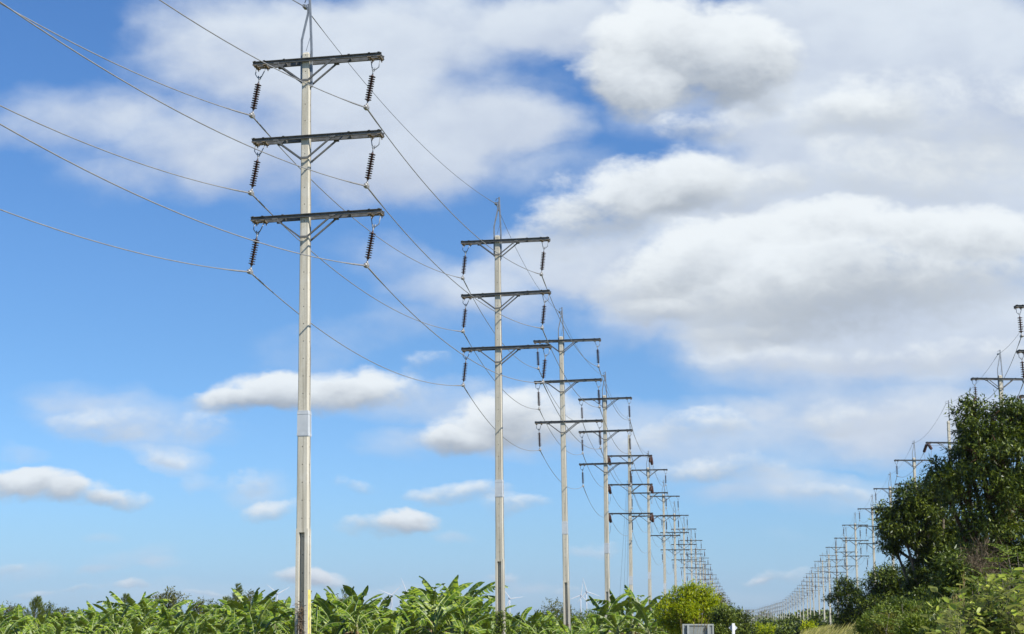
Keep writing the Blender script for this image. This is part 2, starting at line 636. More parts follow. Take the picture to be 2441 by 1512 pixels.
def brace_mesh(x0, s):
    """flat V-brace on one side, low point on the pole (pole stands at x0 of the arm)"""
    m = MB()
    if True:
        y = s * 0.206
        m.bar((x0 - .10, y, -.60), (x0 - .80, y, -.05), .042, .042)
        m.bar((x0 + .10, y, -.60), (x0 + .80, y, -.05), .042, .042)
        m.box(x0 - .115, x0 + .115, y - .026, y + .026, -.628, -.574)
        for q in (-1, 1):
            m.box(x0 + q * .80 - .07, x0 + q * .80 + .07, y - .028, y + .028, -.085, -.035)
    return m


def hanger_mesh(side):
    """V of rods down to a shackle, then the link (hangs from origin at the arm bottom)"""
    m = MB()
    m.tube([(side * .135, 0, 0), (side * .135, 0, -.22), (side * .06, 0, -.30), (0, 0, -.30)], .014, 6)
    m.tube([(-side * .135, 0, 0), (-side * .05, 0, -.27), (0, 0, -.30)], .014, 6)
    m.tube([(0.035, 0, -.25), (.035, 0, -.31), (0, 0, -.38)], .016, 6)
    m.tube([(-.035, 0, -.25), (-.035, 0, -.31), (0, 0, -.38)], .016, 6)
    m.tube([(0, 0, -.33), (0, 0, -.50)], .02, 6)
    return m


def shed_mesh(n=11, z0=-.48, z1=-1.20, r=.098):
    pr = [(.03, z0 + .02)]
    st = (z1 - z0) / n
    for i in range(n):
        z = z0 + st * i
        rr = r if i % 2 == 0 else r * .93
        pr += [(.030, z), (.034, z + st * .25), (rr * .95, z + st * .44), (rr, z + st * .52), (rr * .92, z + st * .60), (.034, z + st * .64)]
    pr += [(.042, z1), (.03, z1 - .02)]
    m = MB()
    m.lathe(pr, 14)
    return m


def clamp_mesh():
    m = MB()
    m.tube([(0, 0, -1.20), (0, 0, -1.33)], .018, 6)
    m.lathe([(.0, .05), (.035, .03), (.035, -.03), (.0, -.05)], 8, (0, 0, -1.32))
    m.bar((0, -.09, -1.40), (0, .09, -1.40), .10, .11, Vector((1, 0, 0)))
    m.tube([(0, -.13, -1.395), (0, .13, -1.395)], .048, 8)
    m.tube([(0.04, 0, -1.33), (.055, 0, -1.42)], .014, 6)
    return m


def peak_mesh():
    """two galvanized bars that carry the ground wire above the pole"""
    m = MB()
    m.bar((.145, -.02, HT - .75), (.145, -.02, HT + .35), .06, .06)
    m.bar((.145, -.02, HT + .35), (.085, -.02, HT + 1.85), .058, .058)
    m.bar((-.135, -.02, HT - .62), (-.135, -.02, HT + .62), .052, .052)
    m.bar((-.135, -.02, HT + .62), (.03, -.02, HT + 1.35), .05, .05)
    m.bar((.03, -.02, HT + 1.35), (.055, -.02, HT + 1.65), .045, .045)
    m.tube([(.07, -.02, HT + 1.79), (-.02, -.02, HT + 1.80), (-.06, -.02, HT + 1.70)], .013, 6)
    m.tube([(.07, -.02, HT + 1.66), (-.03, -.02, HT + 1.62)], .013, 6)
    m.bar((-.05, -.13, HT + 1.58), (-.05, .09, HT + 1.58), .08, .08, Vector((1, 0, 0)))
    m.tube([(.12, -.02, HT + .75), (-.01, -.02, HT + .3)], .007, 5)
    return m


def lead_mesh():
    """earth wire stapled down the right face"""
    m = MB()
    pts = []
    for i in range(28):
        z = HT + .1 - i * .6
        pts.append((shaft_w(z) / 2 + .012, .035 + .022 * math.sin(i * 1.9), z))
    m.tube(pts, .010, 5)
    return m


def band_mesh():
    m = MB()
    for a, b, g in ((6.62, 7.30, .008), (6.64, 6.70, .013), (7.20, 7.24, .013)):
        h0, h1 = shaft_w(a) / 2 + g, shaft_w(b) / 2 + g
        vs = [(x * h, y * h, z) for z, h in ((a, h0), (b, h1)) for x, y in ((-1, -1), (1, -1), (1, 1), (-1, 1))]
        m.add(vs, [(0, 1, 5, 4), (1, 2, 6, 5), (2, 3, 7, 6), (3, 0, 4, 7), (4, 5, 6, 7), (3, 2, 1, 0)])
    return m


ME = {}
ME['shaft'] = shaft_mesh(POLE_TOP).mesh('shaft', CONC)
ME['shaft_tall'] = shaft_mesh(HT + 1.72).mesh('shaft_tall', CONC)
ME['arm'] = arm_mesh().mesh('crossarm', ARM)
ME['plates'] = plates_mesh().mesh('hanger_plate', RUST)
for _s in (-1, 1):
    ME['brace_off', _s] = brace_mesh(-.33, _s).mesh('brace_off', ARM)
    ME['brace_mid', _s] = brace_mesh(0.0, _s).mesh('brace_mid', ARM)
ME['hanger_l'] = hanger_mesh(-1).mesh('hanger_left', GALV)
ME['hanger_r'] = hanger_mesh(1).mesh('hanger_right', GALV)
ME['sheds'] = shed_mesh().mesh('insulator', BROWN)
ME['sheds_disc'] = shed_mesh(7, -.44, -1.22, .125).mesh('insulator_discs', BROWN)
ME['sheds_strain'] = shed_mesh(8, -.16, -1.15, .125).mesh('insulator_strain', BROWN)
ME['clamp'] = clamp_mesh().mesh('clamp', ALU)
ME['peak'] = peak_mesh().mesh('ground_wire_peak', GALV)
ME['lead'] = lead_mesh().mesh('earth_lead', DARKW)
ME['band'] = band_mesh().mesh('splice_band', BAND)
_t = MB()
_t.bar((.09, .0, HT + 1.2), (.09, 0, HT + 3.35), .06, .06)
_t.tube([(.08, 0, HT + 3.25), (-.12, 0, HT + 3.28), (-.16, 0, HT + 3.12), (-.02, 0, HT + 3.06)], .013, 6)
ME['peak_tall'] = _t.mesh('ground_wire_peak_tall', GALV)

TILT = random.Random(9)
INS_X = 1.83 - .205              # hang point from the middle of the arm


def make_pole(kind, discs=False, half_off=0.33, swing=0.0, spac=SPAC):
    """kind 'run' = suspension strings, 'strain' = pairs of pulling strings"""
    root = empty('power_pole')
    tall = kind == 'strain'
    link_mesh('shaft', ME['shaft_tall' if tall else 'shaft'], None, root)
    link_mesh('splice_band', ME['band'], None, root)
    link_mesh('earth_lead', ME['lead'], None, root)
    link_mesh('ground_wire_peak', ME['peak_tall' if tall else 'peak'], None, root)
    for k in range(3):
        a = link_mesh('crossarm', ME['arm'], None, root)
        a.location = (half_off, 0, HT - k * spac)
        a.rotation_euler = (0, math.radians(TILT.uniform(-.45, .45)), 0)
        for q in (-1, 1):
            link_mesh('hanger_plate', ME['plates'], None, a).location = (q * INS_X, 0, 0)
            link_mesh('brace', ME['brace_off' if half_off > .1 else 'brace_mid', q], None, a)
        for s in (-1, 1):
            if not tall:
                i = link_mesh('insulator', ME['sheds_disc' if discs else 'sheds'], None, root)
                i.location = (half_off + s * INS_X, 0, HT - k * spac - .07)
                i.rotation_euler = (0, swing, 0)
                link_mesh('hanger', ME['hanger_l' if s < 0 else 'hanger_r'], None, i)
                link_mesh('clamp', ME['clamp'], None, i)
            else:
                for q in (-1, 1):
                    i = link_mesh('insulator', ME['sheds_strain'], None, root)
                    i.location = (half_off + s * (INS_X + .1), q * .15, HT - k * spac - .06)
                    i.rotation_euler = (q * math.radians(62), 0, 0)
                jm = MB()
                x = half_off + s * (INS_X + .1)
                z = HT - k * spac - .06
                jm.tube([(x, -1.25, z - .62), (x, -.9, z - 1.15), (x, -.3, z - 1.5), (x, .3, z - 1.5), (x, .9, z - 1.15), (x, 1.25, z - .62)], .014, 5)
                jm.build('jumper_wire', ALU, root)
    return root


def far_pole_mesh():
    m = MB()
    h0, h1 = .17, .11
    vs = [(x * h, y * h, z) for z, h in ((-2.5, h0), (POLE_TOP, h1)) for x, y in ((-1, -1), (1, -1), (1, 1), (-1, 1))]
    m.add(vs, [(0, 1, 5, 4), (1, 2, 6, 5), (2, 3, 7, 6), (3, 0, 4, 7), (4, 5, 6, 7), (3, 2, 1, 0)])
    me = m
    n0 = len(me.f)
    for k in range(3):
        z = HT - SPAC * k
        m.box(-1.83, 1.83, -.15, .15, z - .055, z + .055)
        m.bar((-.8, 0, z - .08), (0, -.16, z - .6), .05, .05)
        m.bar((.8, 0, z - .08), (0, -.16, z - .6), .05, .05)
    n1 = len(me.f)
    for k in range(3):
        z = HT - SPAC * k
        for s in (-1, 1):
            m.tube([(s * INS_X, 0, z - .08), (s * INS_X, 0, z - .48)], .02, 5)
            m.tube([(s * INS_X, 0, z - .48), (s * INS_X, 0, z - 1.22)], .08, 6)
            m.tube([(s * INS_X, 0, z - 1.22), (s * INS_X, 0, z - 1.40)], .025, 5)
    n2 = len(me.f)
    m.bar((.12, 0, HT - .6), (.09, 0, HT + 1.85), .07, .07)
    out = m.mesh('far_power_pole', CONC)
    for mt in (ARM, BROWN, GALV):
        out.materials.append(mt)
    idx = [0] * n0 + [1] * (n1 - n0) + [2] * (n2 - n1) + [3] * (len(m.f) - n2)
    out.polygons.foreach_set('material_index', idx)
    return out


FAR = far_pole_mesh()
ORD = ['first', 'second', 'third', 'fourth', 'fifth', 'sixth', 'seventh', 'eighth', 'ninth', 'tenth', 'eleventh', 'twelfth',
       'thirteenth', 'fourteenth', 'fifteenth', 'sixteenth']


class P:
    pass


def setup(x, y, Y, xb=None, yb=None):
    """pole from where its top arm stands at x, y (and its shaft at xb, yb) at distance Y"""
    o = P()
    t = at(x, y, Y)
    b = t.copy()
    if xb is not None:
        b = at(xb, yb, Y)
        f = (t.z - HT - b.z) / (t.z - b.z)
        b = b.lerp(t, 0) + (t - b) * f
    o.base = Vector((b.x, Y, t.z - HT))
    o.lean = math.atan2(t.x - o.base.x, HT)
    return o


# top arm at (x, y), distance, foot seen at (xb, yb), swing, turn, sideways offset of the arms
LEFT = [
    (731, 147, 44.2, 722, 1500, 10.5, -10, .33), (1186, 576, 66.6, 1193, 1500, 6.5, -11, .33), (1337.5, 813, 89.4, 1352, 1500, -1.5, -8, .33),
    (1441, 951, 112.8, 1448, 1400, -1.5, -13, .04), (1500, 1087, 136.5, None, 0, 0, -9, .04), (1544.7, 1120.7, 161, None, 0, -1, -8, .04),
    (1581.4, 1183.4, 190, None, 0, -1, -6, 0), (1607.4, 1228.8, 217, None, 0, -1, -4, 0), (1629.8, 1261.6, 244, None, 0, -1, -4, 0),
    (1647.2, 1288.5, 275, None, 0, -1, -3, 0)]
LFAR = [(1657.8, 1310.2), (1667.6, 1330.4), (1675.6, 1345.7), (1682.4, 1359.1), (1691.4, 1370.5), (1697.5, 1380.7), (1704, 1390.5),
        (1710, 1398.5), (1716, 1406.5), (1720.5, 1413), (1725.5, 1419.2), (1729.5, 1424.5), (1733, 1429), (1736, 1433), (1738.5, 1436.5)]
RIGHT = [
    (2508, 731, 80, None, 0, -2, 1, 0), (2384, 904, 104, None, 0, -2, 2.5, 0), (2263, 1055.7, 131, None, 0, 0, 0, 0),
    (2178.7, 1097.6, 156, None, 0, 0, 0.5, 0), (2121.7, 1165.5, 187, None, 0, 0, 0, 0), (2078.9, 1213.1, 214, None, 0, 0, 0, 0),
    (2038.3, 1252, 242, None, 0, 3, -1, 0), (2016.3, 1283.1, 270, None, 0, 1, 0, 0), (1992.7, 1305.1, 302, None, 0, 0, 0, 0)]
RFARZ = [(902, 855), (858, 903), (818, 958), (776, 1006), (745, 1037), (722, 1070), (690, 1104), (665, 1133), (642, 1155), (621, 1175),
         (598, 1193), (575, 1208), (553, 1222), (535, 1236), (518, 1247)]
RFARZ += [(500 - 14 * i, 1249 + 4.6 * i) for i in range(8)] + [(392 - 13 * i, 1280 + 4.2 * i) for i in range(7)] + [(300 - 13 * i, 1305 + .5 * i) for i in range(10)]
RFAR = [(1716.4 + a * .28544, 1080.6 + b * .28544) for a, b in RFARZ]

rng = random.Random(5)
GL, GR = 'power poles in the left row', 'power poles in the right row'


def place_row(items, far, side, group):
    rows = []
    for i, (x, y, Y, xb, yb, sw, turn, off) in enumerate(items):
        strain = (side == 'left' and i == 4) or (side == 'right' and i == 2)
        s = setup(x, y, Y, xb, yb)
        s.yaw = math.radians(turn)
        s.off = off
        s.spac = 2.34 if strain else SPAC
        s.swing = math.radians(sw)
        s.strain = strain
        r = make_pole('strain' if strain else 'run', side == 'right', off, s.swing, s.spac)
        r.location = s.base
        s.rot = Euler((0, s.lean, s.yaw), 'XYZ')
        s.mat = Matrix.Translation(s.base) @ Matrix.Rotation(s.lean, 4, 'Y') @ Matrix.Rotation(s.yaw, 4, 'Z')
        r.rotation_euler = s.mat.to_euler('XYZ')
        lab = {('left', 0): 'nearest, tallest concrete power pole with a yellow number strip at its foot',
               ('left', 1): 'second concrete power pole of the left row, its foot wrapped in green vine',
               ('left', 2): 'third concrete power pole of the left row, brown dead vine in its groove',
               ('left', 3): 'fourth concrete power pole of the left row, rising out of the banana clump',
               ('left', 4): 'fifth pole of the left row, a tall one with sideways insulators at its arms',
               ('right', 0): 'pole at the right edge, only its arm ends and brown insulators in view',
               ('right', 1): 'concrete pole top with one arm above the big dark tree at right',
               ('right', 2): 'pole behind the dark tree, fat brown insulators pulling sideways on its arm'}.get((side, i))
        if lab is None:
            lab = f'{ORD[i]} concrete power pole counted from the near end of the {side} row'
        tag(r, lab, 'power pole', group)
        s.root = r
        rows.append(s)
    prevY = items[-1][2]
    n = len(items)
    for j, (x, y) in enumerate(far):
        a, b = ray(x, y)
        Y = max(14.0 / max(b, .004), prevY + 8)
        prevY = Y
        s = P()
        s.base = Vector((a * Y, Y, CAMH + b * Y - HT))
        s.lean = math.radians(rng.uniform(-.5, .5))
        s.yaw = math.radians(rng.uniform(-3, 1))
        s.off, s.spac, s.swing, s.strain = 0, SPAC, 0, False
        s.mat = Matrix.Translation(s.base) @ Matrix.Rotation(s.lean, 4, 'Y') @ Matrix.Rotation(s.yaw, 4, 'Z')
        o = link_mesh('power_pole', FAR)
        o.location = s.base
        o.rotation_euler = s.mat.to_euler('XYZ')
        lab = f'tiny far concrete power pole in the dense receding end of the {side} row'
        if n + j < 16:
            lab = f'{ORD[n + j]} concrete power pole counted from the near end of the {side} row'
        tag(o, lab, 'power pole', group)
        rows.append(s)
    return rows


ROWL = place_row(LEFT, LFAR, 'left', GL)
ROWR = place_row(RIGHT, RFAR, 'right', GR)


# sticker on the first pole, and a guy pair on the strain pole
r0 = ROWL[0].root
m = MB()
h = shaft_w(1.6) / 2 + .007
m.box(h, h + .004, -.115, .115, .55, 1.42)
m.box(h, h + .004, -.115, .115, 1.50, 2.62)
pl = m.build('number_strip', YELLOW, r0)
m = MB()
rr = random.Random(3)
for z in (2.45, 2.2, 1.9, 1.72, 1.2, .95, .75):
    for c in range(3):
        y = -.07 + c * .06
        for _ in range(3):
            a, b = rr.uniform(-.02, .02), rr.uniform(-.06, .06)
            m.box(h + .0045, h + .006, y + a - .006, y + a + .006, z + b - .03, z + b + .03)
m.build('faded_marks', INK, pl)
m = MB()
for dx in (-.5, .0, .4):
    m.tube([(-.15 + dx * .1, 0, HT - 2), (-.9 + dx, .6, 0)], .008, 4)
m.build('guy_wire', DARKW, ROWL[4].root)


# ---------------------------------------------------------------- wires: one object per conductor, strung along all poles of a row
def hang(s, k, side):
    z = HT - k * s.spac
    if s.strain:
        return s.mat @ Vector((s.off + side * (INS_X + .1), 0, z - .10))
    p = Vector((s.off + side * INS_X, 0, z - .07)) + Matrix.Rotation(s.swing, 3, 'Y') @ Vector((0, 0, -1.40))
    return s.mat @ p


def gw(s):
    return s.mat @ (Vector((-.05, -.02, HT + 1.58)) if not s.strain else Vector((-.1, 0, HT + 3.1)))


def string_wire(pts, sags, r, mat, name, label, group, seg0=26, rod=1.7):
    m = MB()
    line, rad = [], []
    for i in range(len(pts) - 1):
        a, b = pts[i], pts[i + 1]
        Ym = (a.y + b.y) / 2
        n = seg0 if Ym < 120 else (12 if Ym < 250 else 6)
        sg = sags(i, a, b)
        for j in range(n):
            t = j / n
            q = a.lerp(b, t)
            q.z -= 4 * sg * t * (1 - t)
            line.append(q)
            rad.append(r * (rod if 0 < i < 5 and j == 0 or i < 4 and j == n - 1 or 0 < i < 5 and j == 1 else 1))
    line.append(pts[-1])
    rad.append(r)
    m.tube(line, rad, 5)
    o = m.build(name, mat)
    return tag(o, label, 'power line', group)


def row_wires(row, side, prev):
    """prev = where the next pole before the first one would carry each wire (offset from the first pole)"""
    lev = ['top', 'middle', 'bottom']
    tot = len(row)
    for k in range(3):
        for s in (-1, 1):
            pts = [hang(q, k, s) for q in row]
            pts.insert(0, pts[0] + prev)
            sag = (lambda i, a, b: 0.95 if i == 0 else 0.82 * ((b - a).length / 22.5) ** 1.2 if i < 14 else 0.9)
            lab = f'conductor hung from the {"left" if s < 0 else "right"} end of the {lev[k]} arms along the {side} row'
            string_wire(pts, sag, .0135, ALU, 'power_line', lab, f'conductors along the {side} row')
    pts = [gw(q) for q in row]
    pts.insert(0, pts[0] + prev)
    string_wire(pts, (lambda i, a, b: .62 if i < 14 else .7), .009, DARKW, 'ground_wire', f'thin top earth wire over the peaks of the {side} row of poles', None)


row_wires(ROWL, 'left', Vector((-.33 * 22.4, -22.4, 0)))
row_wires(ROWR, 'right', Vector((3.0, -22.4, 0)))
# armour rods where the near conductors pass their clamps
for q in ROWL[:3]:
    pass

# ---------------------------------------------------------------- foliage tools
NR = np.random.default_rng(11)


def np_mesh(name, verts, quads, mat, smooth=False, mat_idx=None):
    me = bpy.data.meshes.new(name)
    n = len(quads)
    k = quads.shape[1]
    me.vertices.add(len(verts))
    me.vertices.foreach_set('co', np.asarray(verts, np.float32).ravel())
    me.loops.add(n * k)
    me.loops.foreach_set('vertex_index', np.asarray(quads, np.int32).ravel())
    me.polygons.add(n)
    me.polygons.foreach_set('loop_start', np.arange(0, n * k, k, dtype=np.int32))
    me.polygons.foreach_set('loop_total', np.full(n, k, np.int32))
    if mat is not None:
        me.materials.append(mat)
    me.update(calc_edges=True)
    return me


def unit(a):
    return a / np.maximum(np.linalg.norm(a, axis=1, keepdims=True), 1e-9)


def leaf_quads(P, D, L, W, fold=0.25, up=0.0):
    """rhombus leaves: base P, direction D, length L, width W; up turns their faces to the sky"""
    n = len(P)
    R = NR.normal(size=(n, 3)) + np.array([0, 0, up])
    S = unit(np.cross(D, R))
    Nn = np.cross(D, S)
    L = np.broadcast_to(np.asarray(L, float), (n,))[:, None]
    W = np.broadcast_to(np.asarray(W, float), (n,))[:, None]
    v = np.stack([P, P + D * L * .45 + S * W * .5 + Nn * W * fold, P + D * L, P + D * L * .45 - S * W * .5 + Nn * W * fold], 1)
    q = np.arange(n * 4).reshape(n, 4)
    return v.reshape(-1, 3), q


def merge(parts):
    vs, qs, b = [], [], 0
    for v, q in parts:
        vs.append(v)
        qs.append(q + b)
        b += len(v)
    return np.concatenate(vs), np.concatenate(qs)


def sphere_pts(n):
    return unit(NR.normal(size=(n, 3)))


def crown(blobs, n, leaf, width, bias=(0, 0, -.35), sub=22, sub_r=.34, spread=.9, shell=.62, spray=5, flat=.62, up=2.2):
    """leaves gathered in sprays, sprays in clumps, clumps over a few rounded masses (x, y, z, r)"""
    blobs = np.asarray(blobs, float)
    wts = blobs[:, 3] ** 2
    wts = wts / wts.sum()
    parts = []
    bias = np.asarray(bias)
    for b, w in zip(blobs, wts):
        c, r = b[:3], b[3]
        sq = np.array([1, 1, .82])
        sc = sphere_pts(sub) * (shell + (1 - shell) * NR.random((sub, 1))) * r * sq * np.clip(NR.normal(1, .17, (sub, 1)), .6, 1.45) + c
        sr = r * sub_r * NR.uniform(.6, 1.35, sub)
        ns = max(int(n * w / spray), 4)
        idx = NR.integers(0, sub, ns)
        off = sphere_pts(ns) * (NR.random((ns, 1)) ** .45)
        tw = sc[idx] + off * sr[idx][:, None] * np.array([1.15, 1.15, flat])
        tdir = unit(off * .9 + (tw - c) / r * .5 + NR.normal(size=(ns, 3)) * .35 + bias * .5)
        # a spray: leaves along a short twig
        for k in range(spray):
            f = (k + NR.random((ns, 1)) * .6) / spray
            Pp = tw + tdir * f * leaf * 1.9
            D = unit(tdir * .55 + sphere_pts(ns) * spread + bias)
            parts.append(leaf_quads(Pp, D, leaf * NR.uniform(.65, 1.25, ns), width * NR.uniform(.7, 1.2, ns), .2, up))
    return merge(parts)


def limbs(base, top, blobs, r0, rng, jitter=.25):
    m = MB()
    base, top = Vector(base), Vector(top)
    pts = [base.lerp(top, t) + Vector((rng.uniform(-1, 1), rng.uniform(-1, 1), 0)) * jitter * (t > 0) for t in (0, .25, .5, .75, 1)]
    m.tube(pts, r0, 8, r0 * .45)
    for (x, y, z, r) in blobs:
        q = Vector((x, y, z))
        s = pts[rng.choice([1, 2, 3])].copy()
        mid = s.lerp(q, .5) + Vector((0, 0, -.12 * (q - s).length))
        m.tube([s, mid, q], r0 * .42, 6, r0 * .12)
        for _ in range(5):
            d = Vector((rng.gauss(0, 1), rng.gauss(0, 1), rng.gauss(.2, .8))).normalized() * r * .9
            m.tube([mid.lerp(q, .6), q + d * .5, q + d], r0 * .15, 4, r0 * .04)
    return m


BARK = mat_plain('brown_bark', (.055, .032, .018), (.13, .075, .04), 9, 0.9, 0, 0.2)
BARKG = mat_plain('grey_bark', (.09, .075, .055), (.17, .145, .11), 9, 0.9, 0, 0.2)
LF_DARK = mat_leaf('dark_glossy_leaf', (.016, .034, .005), (.058, .086, .010), (.20, .24, .027), .14, .42, .38)
LF_MID = mat_leaf('mid_green_leaf', (.040, .068, .010), (.095, .135, .018), (.21, .25, .034), .16, .45, .4)
LF_FRESH = mat_leaf('fresh_green_leaf', (.14, .21, .008), (.31, .37, .010), (.50, .51, .016), .45, .45, .35)
LF_OLIVE = mat_leaf('olive_leaf', (.07, .08, .016), (.13, .135, .024), (.21, .20, .035), .3, .5, .3)
LF_FEATHER = mat_leaf('feathery_green', (.055, .095, .012), (.125, .175, .022), (.25, .30, .042), .2, .5, .3)
LF_PINE = mat_leaf('needle_green', (.10, .13, .03), (.17, .21, .045), (.25, .28, .07), .35, .6, .2)
LF_PALE = mat_leaf('broad_soft_leaf', (.10, .15, .014), (.22, .28, .026), (.38, .42, .06), .2, .5, .3, (.44, .46, .18), .6)
LF_DRY = mat_leaf('dry_grass', (.20, .16, .06), (.34, .27, .11), (.48, .39, .18), .3, .8, .1)
LF_GRASS = mat_leaf('grass_blade', (.22, .25, .04), (.48, .43, .12), (.75, .63, .28), .3, .7, .2)
LF_DEAD = mat_leaf('dead_twigs', (.09, .07, .045), (.15, .115, .075), (.23, .18, .12), .1, .9, .1)
LF_BAN = mat_leaf('banana_leaf', (.032, .070, .004), (.095, .165, .007), (.30, .37, .018), .16, .42, .35, (.22, .27, .06), .55)
LF_BANDRY = mat_leaf('withered_banana_leaf', (.16, .10, .04), (.28, .19, .09), (.42, .32, .18), .25, .8, .1)
STEM = mat_plain('banana_stem', (.10, .12, .035), (.22, .20, .08), 5, 0.6)
RIB = mat_plain('banana_midrib', (.28, .34, .10), (.40, .44, .16), 5, 0.5)

# ---------------------------------------------------------------- ground
def smoothst(t):
    t = np.clip(t, 0, 1)
    return t * t * (3 - 2 * t)


def ground_z(x, y):
    bank = smoothst((x - 6.0 - .075 * y) / 5.0) * smoothst((y - 8) / 14) * .55 * (1 - smoothst((y - 120) / 80))
    return bank


def build_ground():
    xs = np.concatenate([[-7000, -3000, -1200, -500, -200, -100, -60], np.arange(-40, 41, 2.0), [60, 100, 200, 500, 1200, 3000, 7000]])
    ys = np.concatenate([[-400, -60, -20], np.arange(0, 161, 4.0), [200, 260, 350, 500, 800, 1200, 2000, 3500, 7400]])
    X, Y = np.meshgrid(xs, ys)
    Z = ground_z(X, Y)
    v = np.stack([X, Y, Z], -1).reshape(-1, 3)
    w = len(xs)
    q = np.array([(j * w + i, j * w + i + 1, (j + 1) * w + i + 1, (j + 1) * w + i) for j in range(len(ys) - 1) for i in range(w - 1)])
    M = Mat('field_ground').set(0.95, 0, 0.1)
    c = M.ramp(M.noise(.35, 8, .65), [(0.3, (.07, .08, .025)), (0.5, (.13, .125, .05)), (0.7, (.20, .165, .09))])
    M.color(c)
    o = link_mesh('ground', np_mesh('ground', v, q, M.m))
    tag(o, 'grassy field ground', None, None, 'structure')
    # dirt road between the two rows of poles
    M = Mat('dusty_road').set(0.95, 0, 0.1)
    M.color(M.ramp(M.noise(.6, 7, .6), [(0.3, (.26, .22, .16)), (0.7, (.40, .35, .27))]))
    vs, qs = [], []
    for i, y in enumerate([6, 30, 60, 120, 250, 500, 900]):
        cxr = 1.5 + .132 * y if y < 600 else 1.5 + .132 * 600 + (y - 600) * .10
        for d in (-3.2, 3.2):
            vs.append((cxr + d, y, .0))
        if i:
            qs.append((2 * i - 2, 2 * i - 1, 2 * i + 1, 2 * i))
    vs = np.array(vs)
    vs[:, 2] = ground_z(vs[:, 0], vs[:, 1]) + .012
    o = link_mesh('road', np_mesh('road', vs, np.array(qs), M.m))
    tag(o, 'dusty straight road between the pole rows', None, None, 'structure')


build_ground()


def zbot(p):
    return float(ground_z(np.array(p[0]), np.array(p[1])))


# ---------------------------------------------------------------- banana plants
def banana_leaf(rng, L, W, az, el, droop, torn, base, sway):
    """arched midrib with a torn blade on each side; returns blade (verts, quads) and rib points"""
    n = 24
    h = np.array([math.cos(az), math.sin(az), 0.0])
    p = np.array(base, float)
    pts, tans = [], []
    for i in range(n + 1):
        t = i / n
        a = el - droop * t ** 1.4
        d = h * math.cos(a) + np.array([0, 0, math.sin(a)])
        d = d + np.array(sway) * t * .6
        d /= np.linalg.norm(d)
        pts.append(p.copy())
        tans.append(d)
        p = p + d * (L / n)
    twist = rng.uniform(-.7, .7)
    vs, qs = [], []
    for s in (-1, 1):
        i = 2
        fold0 = rng.uniform(-.55, .5)
        while i < n:
            k = rng.choice([1, 2, 2, 3]) if rng.random() < torn else rng.choice([4, 6, 8])
            k = min(k, n - i)
            fold = fold0 + rng.gauss(-.40 if torn > .3 else 0, .42 if torn > .3 else .08)
            slip = rng.uniform(-.02, .10) * L * (torn + .2)
            for j in range(i, i + k):
                row = []
                for m_, e in ((j, 0), (j + 1, 1)):
                    t = m_ / n
                    w = W * .5 * max(1 - abs(2 * (t - .1) / .9 - .95) ** 3.2, .05) ** .75 if t > .1 else .02
                    d = tans[m_]
                    side = np.cross(d, [0, 0, 1.0])
                    side /= max(np.linalg.norm(side), 1e-6)
                    up = np.cross(side, d)
                    a = twist * t
                    sd = side * math.cos(a) + up * math.sin(a)
                    un = -side * math.sin(a) + up * math.cos(a)
                    f = fold - .9 * t * (torn > .3) * .5
                    out = sd * s * math.cos(f) + un * math.sin(f)
                    shrink = 1.0
                    if torn > .05 and ((e == 0 and j == i) or (e == 1 and j == i + k - 1)):
                        shrink = .0
                    lean = d * (.18 * w)
                    pin = pts[m_]
                    mid = pin + out * w * .55 + lean * .5
                    o2 = sd * s * math.cos(f - .5) + un * math.sin(f - .5)
                    edge = mid + o2 * w * .45 + lean + d * slip
                    if shrink == 0:
                        edge = edge + d * (.37 * min(k, 2.5) * L / n * (1 if e == 0 else -1))
                        mid = mid + d * (.12 * min(k, 2.5) * L / n * (1 if e == 0 else -1))
                    row.append((pin, mid, edge))
                b = len(vs)
                vs += [row[0][0], row[0][1], row[0][2], row[1][0], row[1][1], row[1][2]]
                if s > 0:
                    qs += [(b, b + 1, b + 4, b + 3), (b + 1, b + 2, b + 5, b + 4)]
                else:
                    qs += [(b + 3, b + 4, b + 1, b), (b + 4, b + 5, b + 2, b + 1)]
            i += k
    # share the inner vertices roughly by leaving them coincident
    return np.array(vs), np.array(qs), [Vector(q) for q in pts]


def banana_proto(seed, h, nl, size, wind=.35, dead=2):
    rng = random.Random(seed)
    blades, drys, ribs = [], [], MB()
    for k in range(nl):
        f = k / max(nl - 1, 1)
        el = math.radians(rng.uniform(52, 84)) * (1 - f) + math.radians(rng.uniform(18, 50)) * f
        az = k * 2.399 + rng.uniform(-.4, .4)
        # the wind blows the leaves to the right
        L = size * rng.uniform(.75, 1.2)
        W = size * rng.uniform(.22, .285)
        torn = rng.choice([.0, .1, .5, .85, 1.0]) if f > .12 else rng.choice([0, .0, .2, .5])
        dr = rng.uniform(.3, 1.3) * (1 - f) + rng.uniform(1.1, 2.2) * f
        b = (rng.uniform(-.06, .06), rng.uniform(-.06, .06), h - f * h * .34)
        v, q, p = banana_leaf(rng, L, W, az, el, dr, torn, b, (wind * rng.uniform(.4, 1.4), .05, -.05))
        blades.append((v, q))
        ribs.tube(p[:-1], .030 * size / 2, 5, .006)
    for k in range(dead):
        az = rng.uniform(0, 6.28)
        v, q, p = banana_leaf(rng, size * .8, size * .2, az, math.radians(5), 2.4, .85, (0, 0, h * .82), (wind, 0, 0))
        drys.append((v, q))
    bv, bq = merge(blades)
    meB = np_mesh('blades', bv, bq, LF_BAN)
    meD = None
    if drys:
        dv, dq = merge(drys)
        meD = np_mesh('withered_blades', dv, dq, LF_BANDRY)
    st = MB()
    st.tube([(0, 0, -.3), (.02, 0, h * .5), (0, .02, h * .9), (0, 0, h * 1.02)], [.13, .115, .085, .05], 8)
    BANH.append(float(np.percentile(bv[:, 2], 99.3)))
    return meB, meD, ribs.mesh('midribs', RIB), st.mesh('stem', STEM)


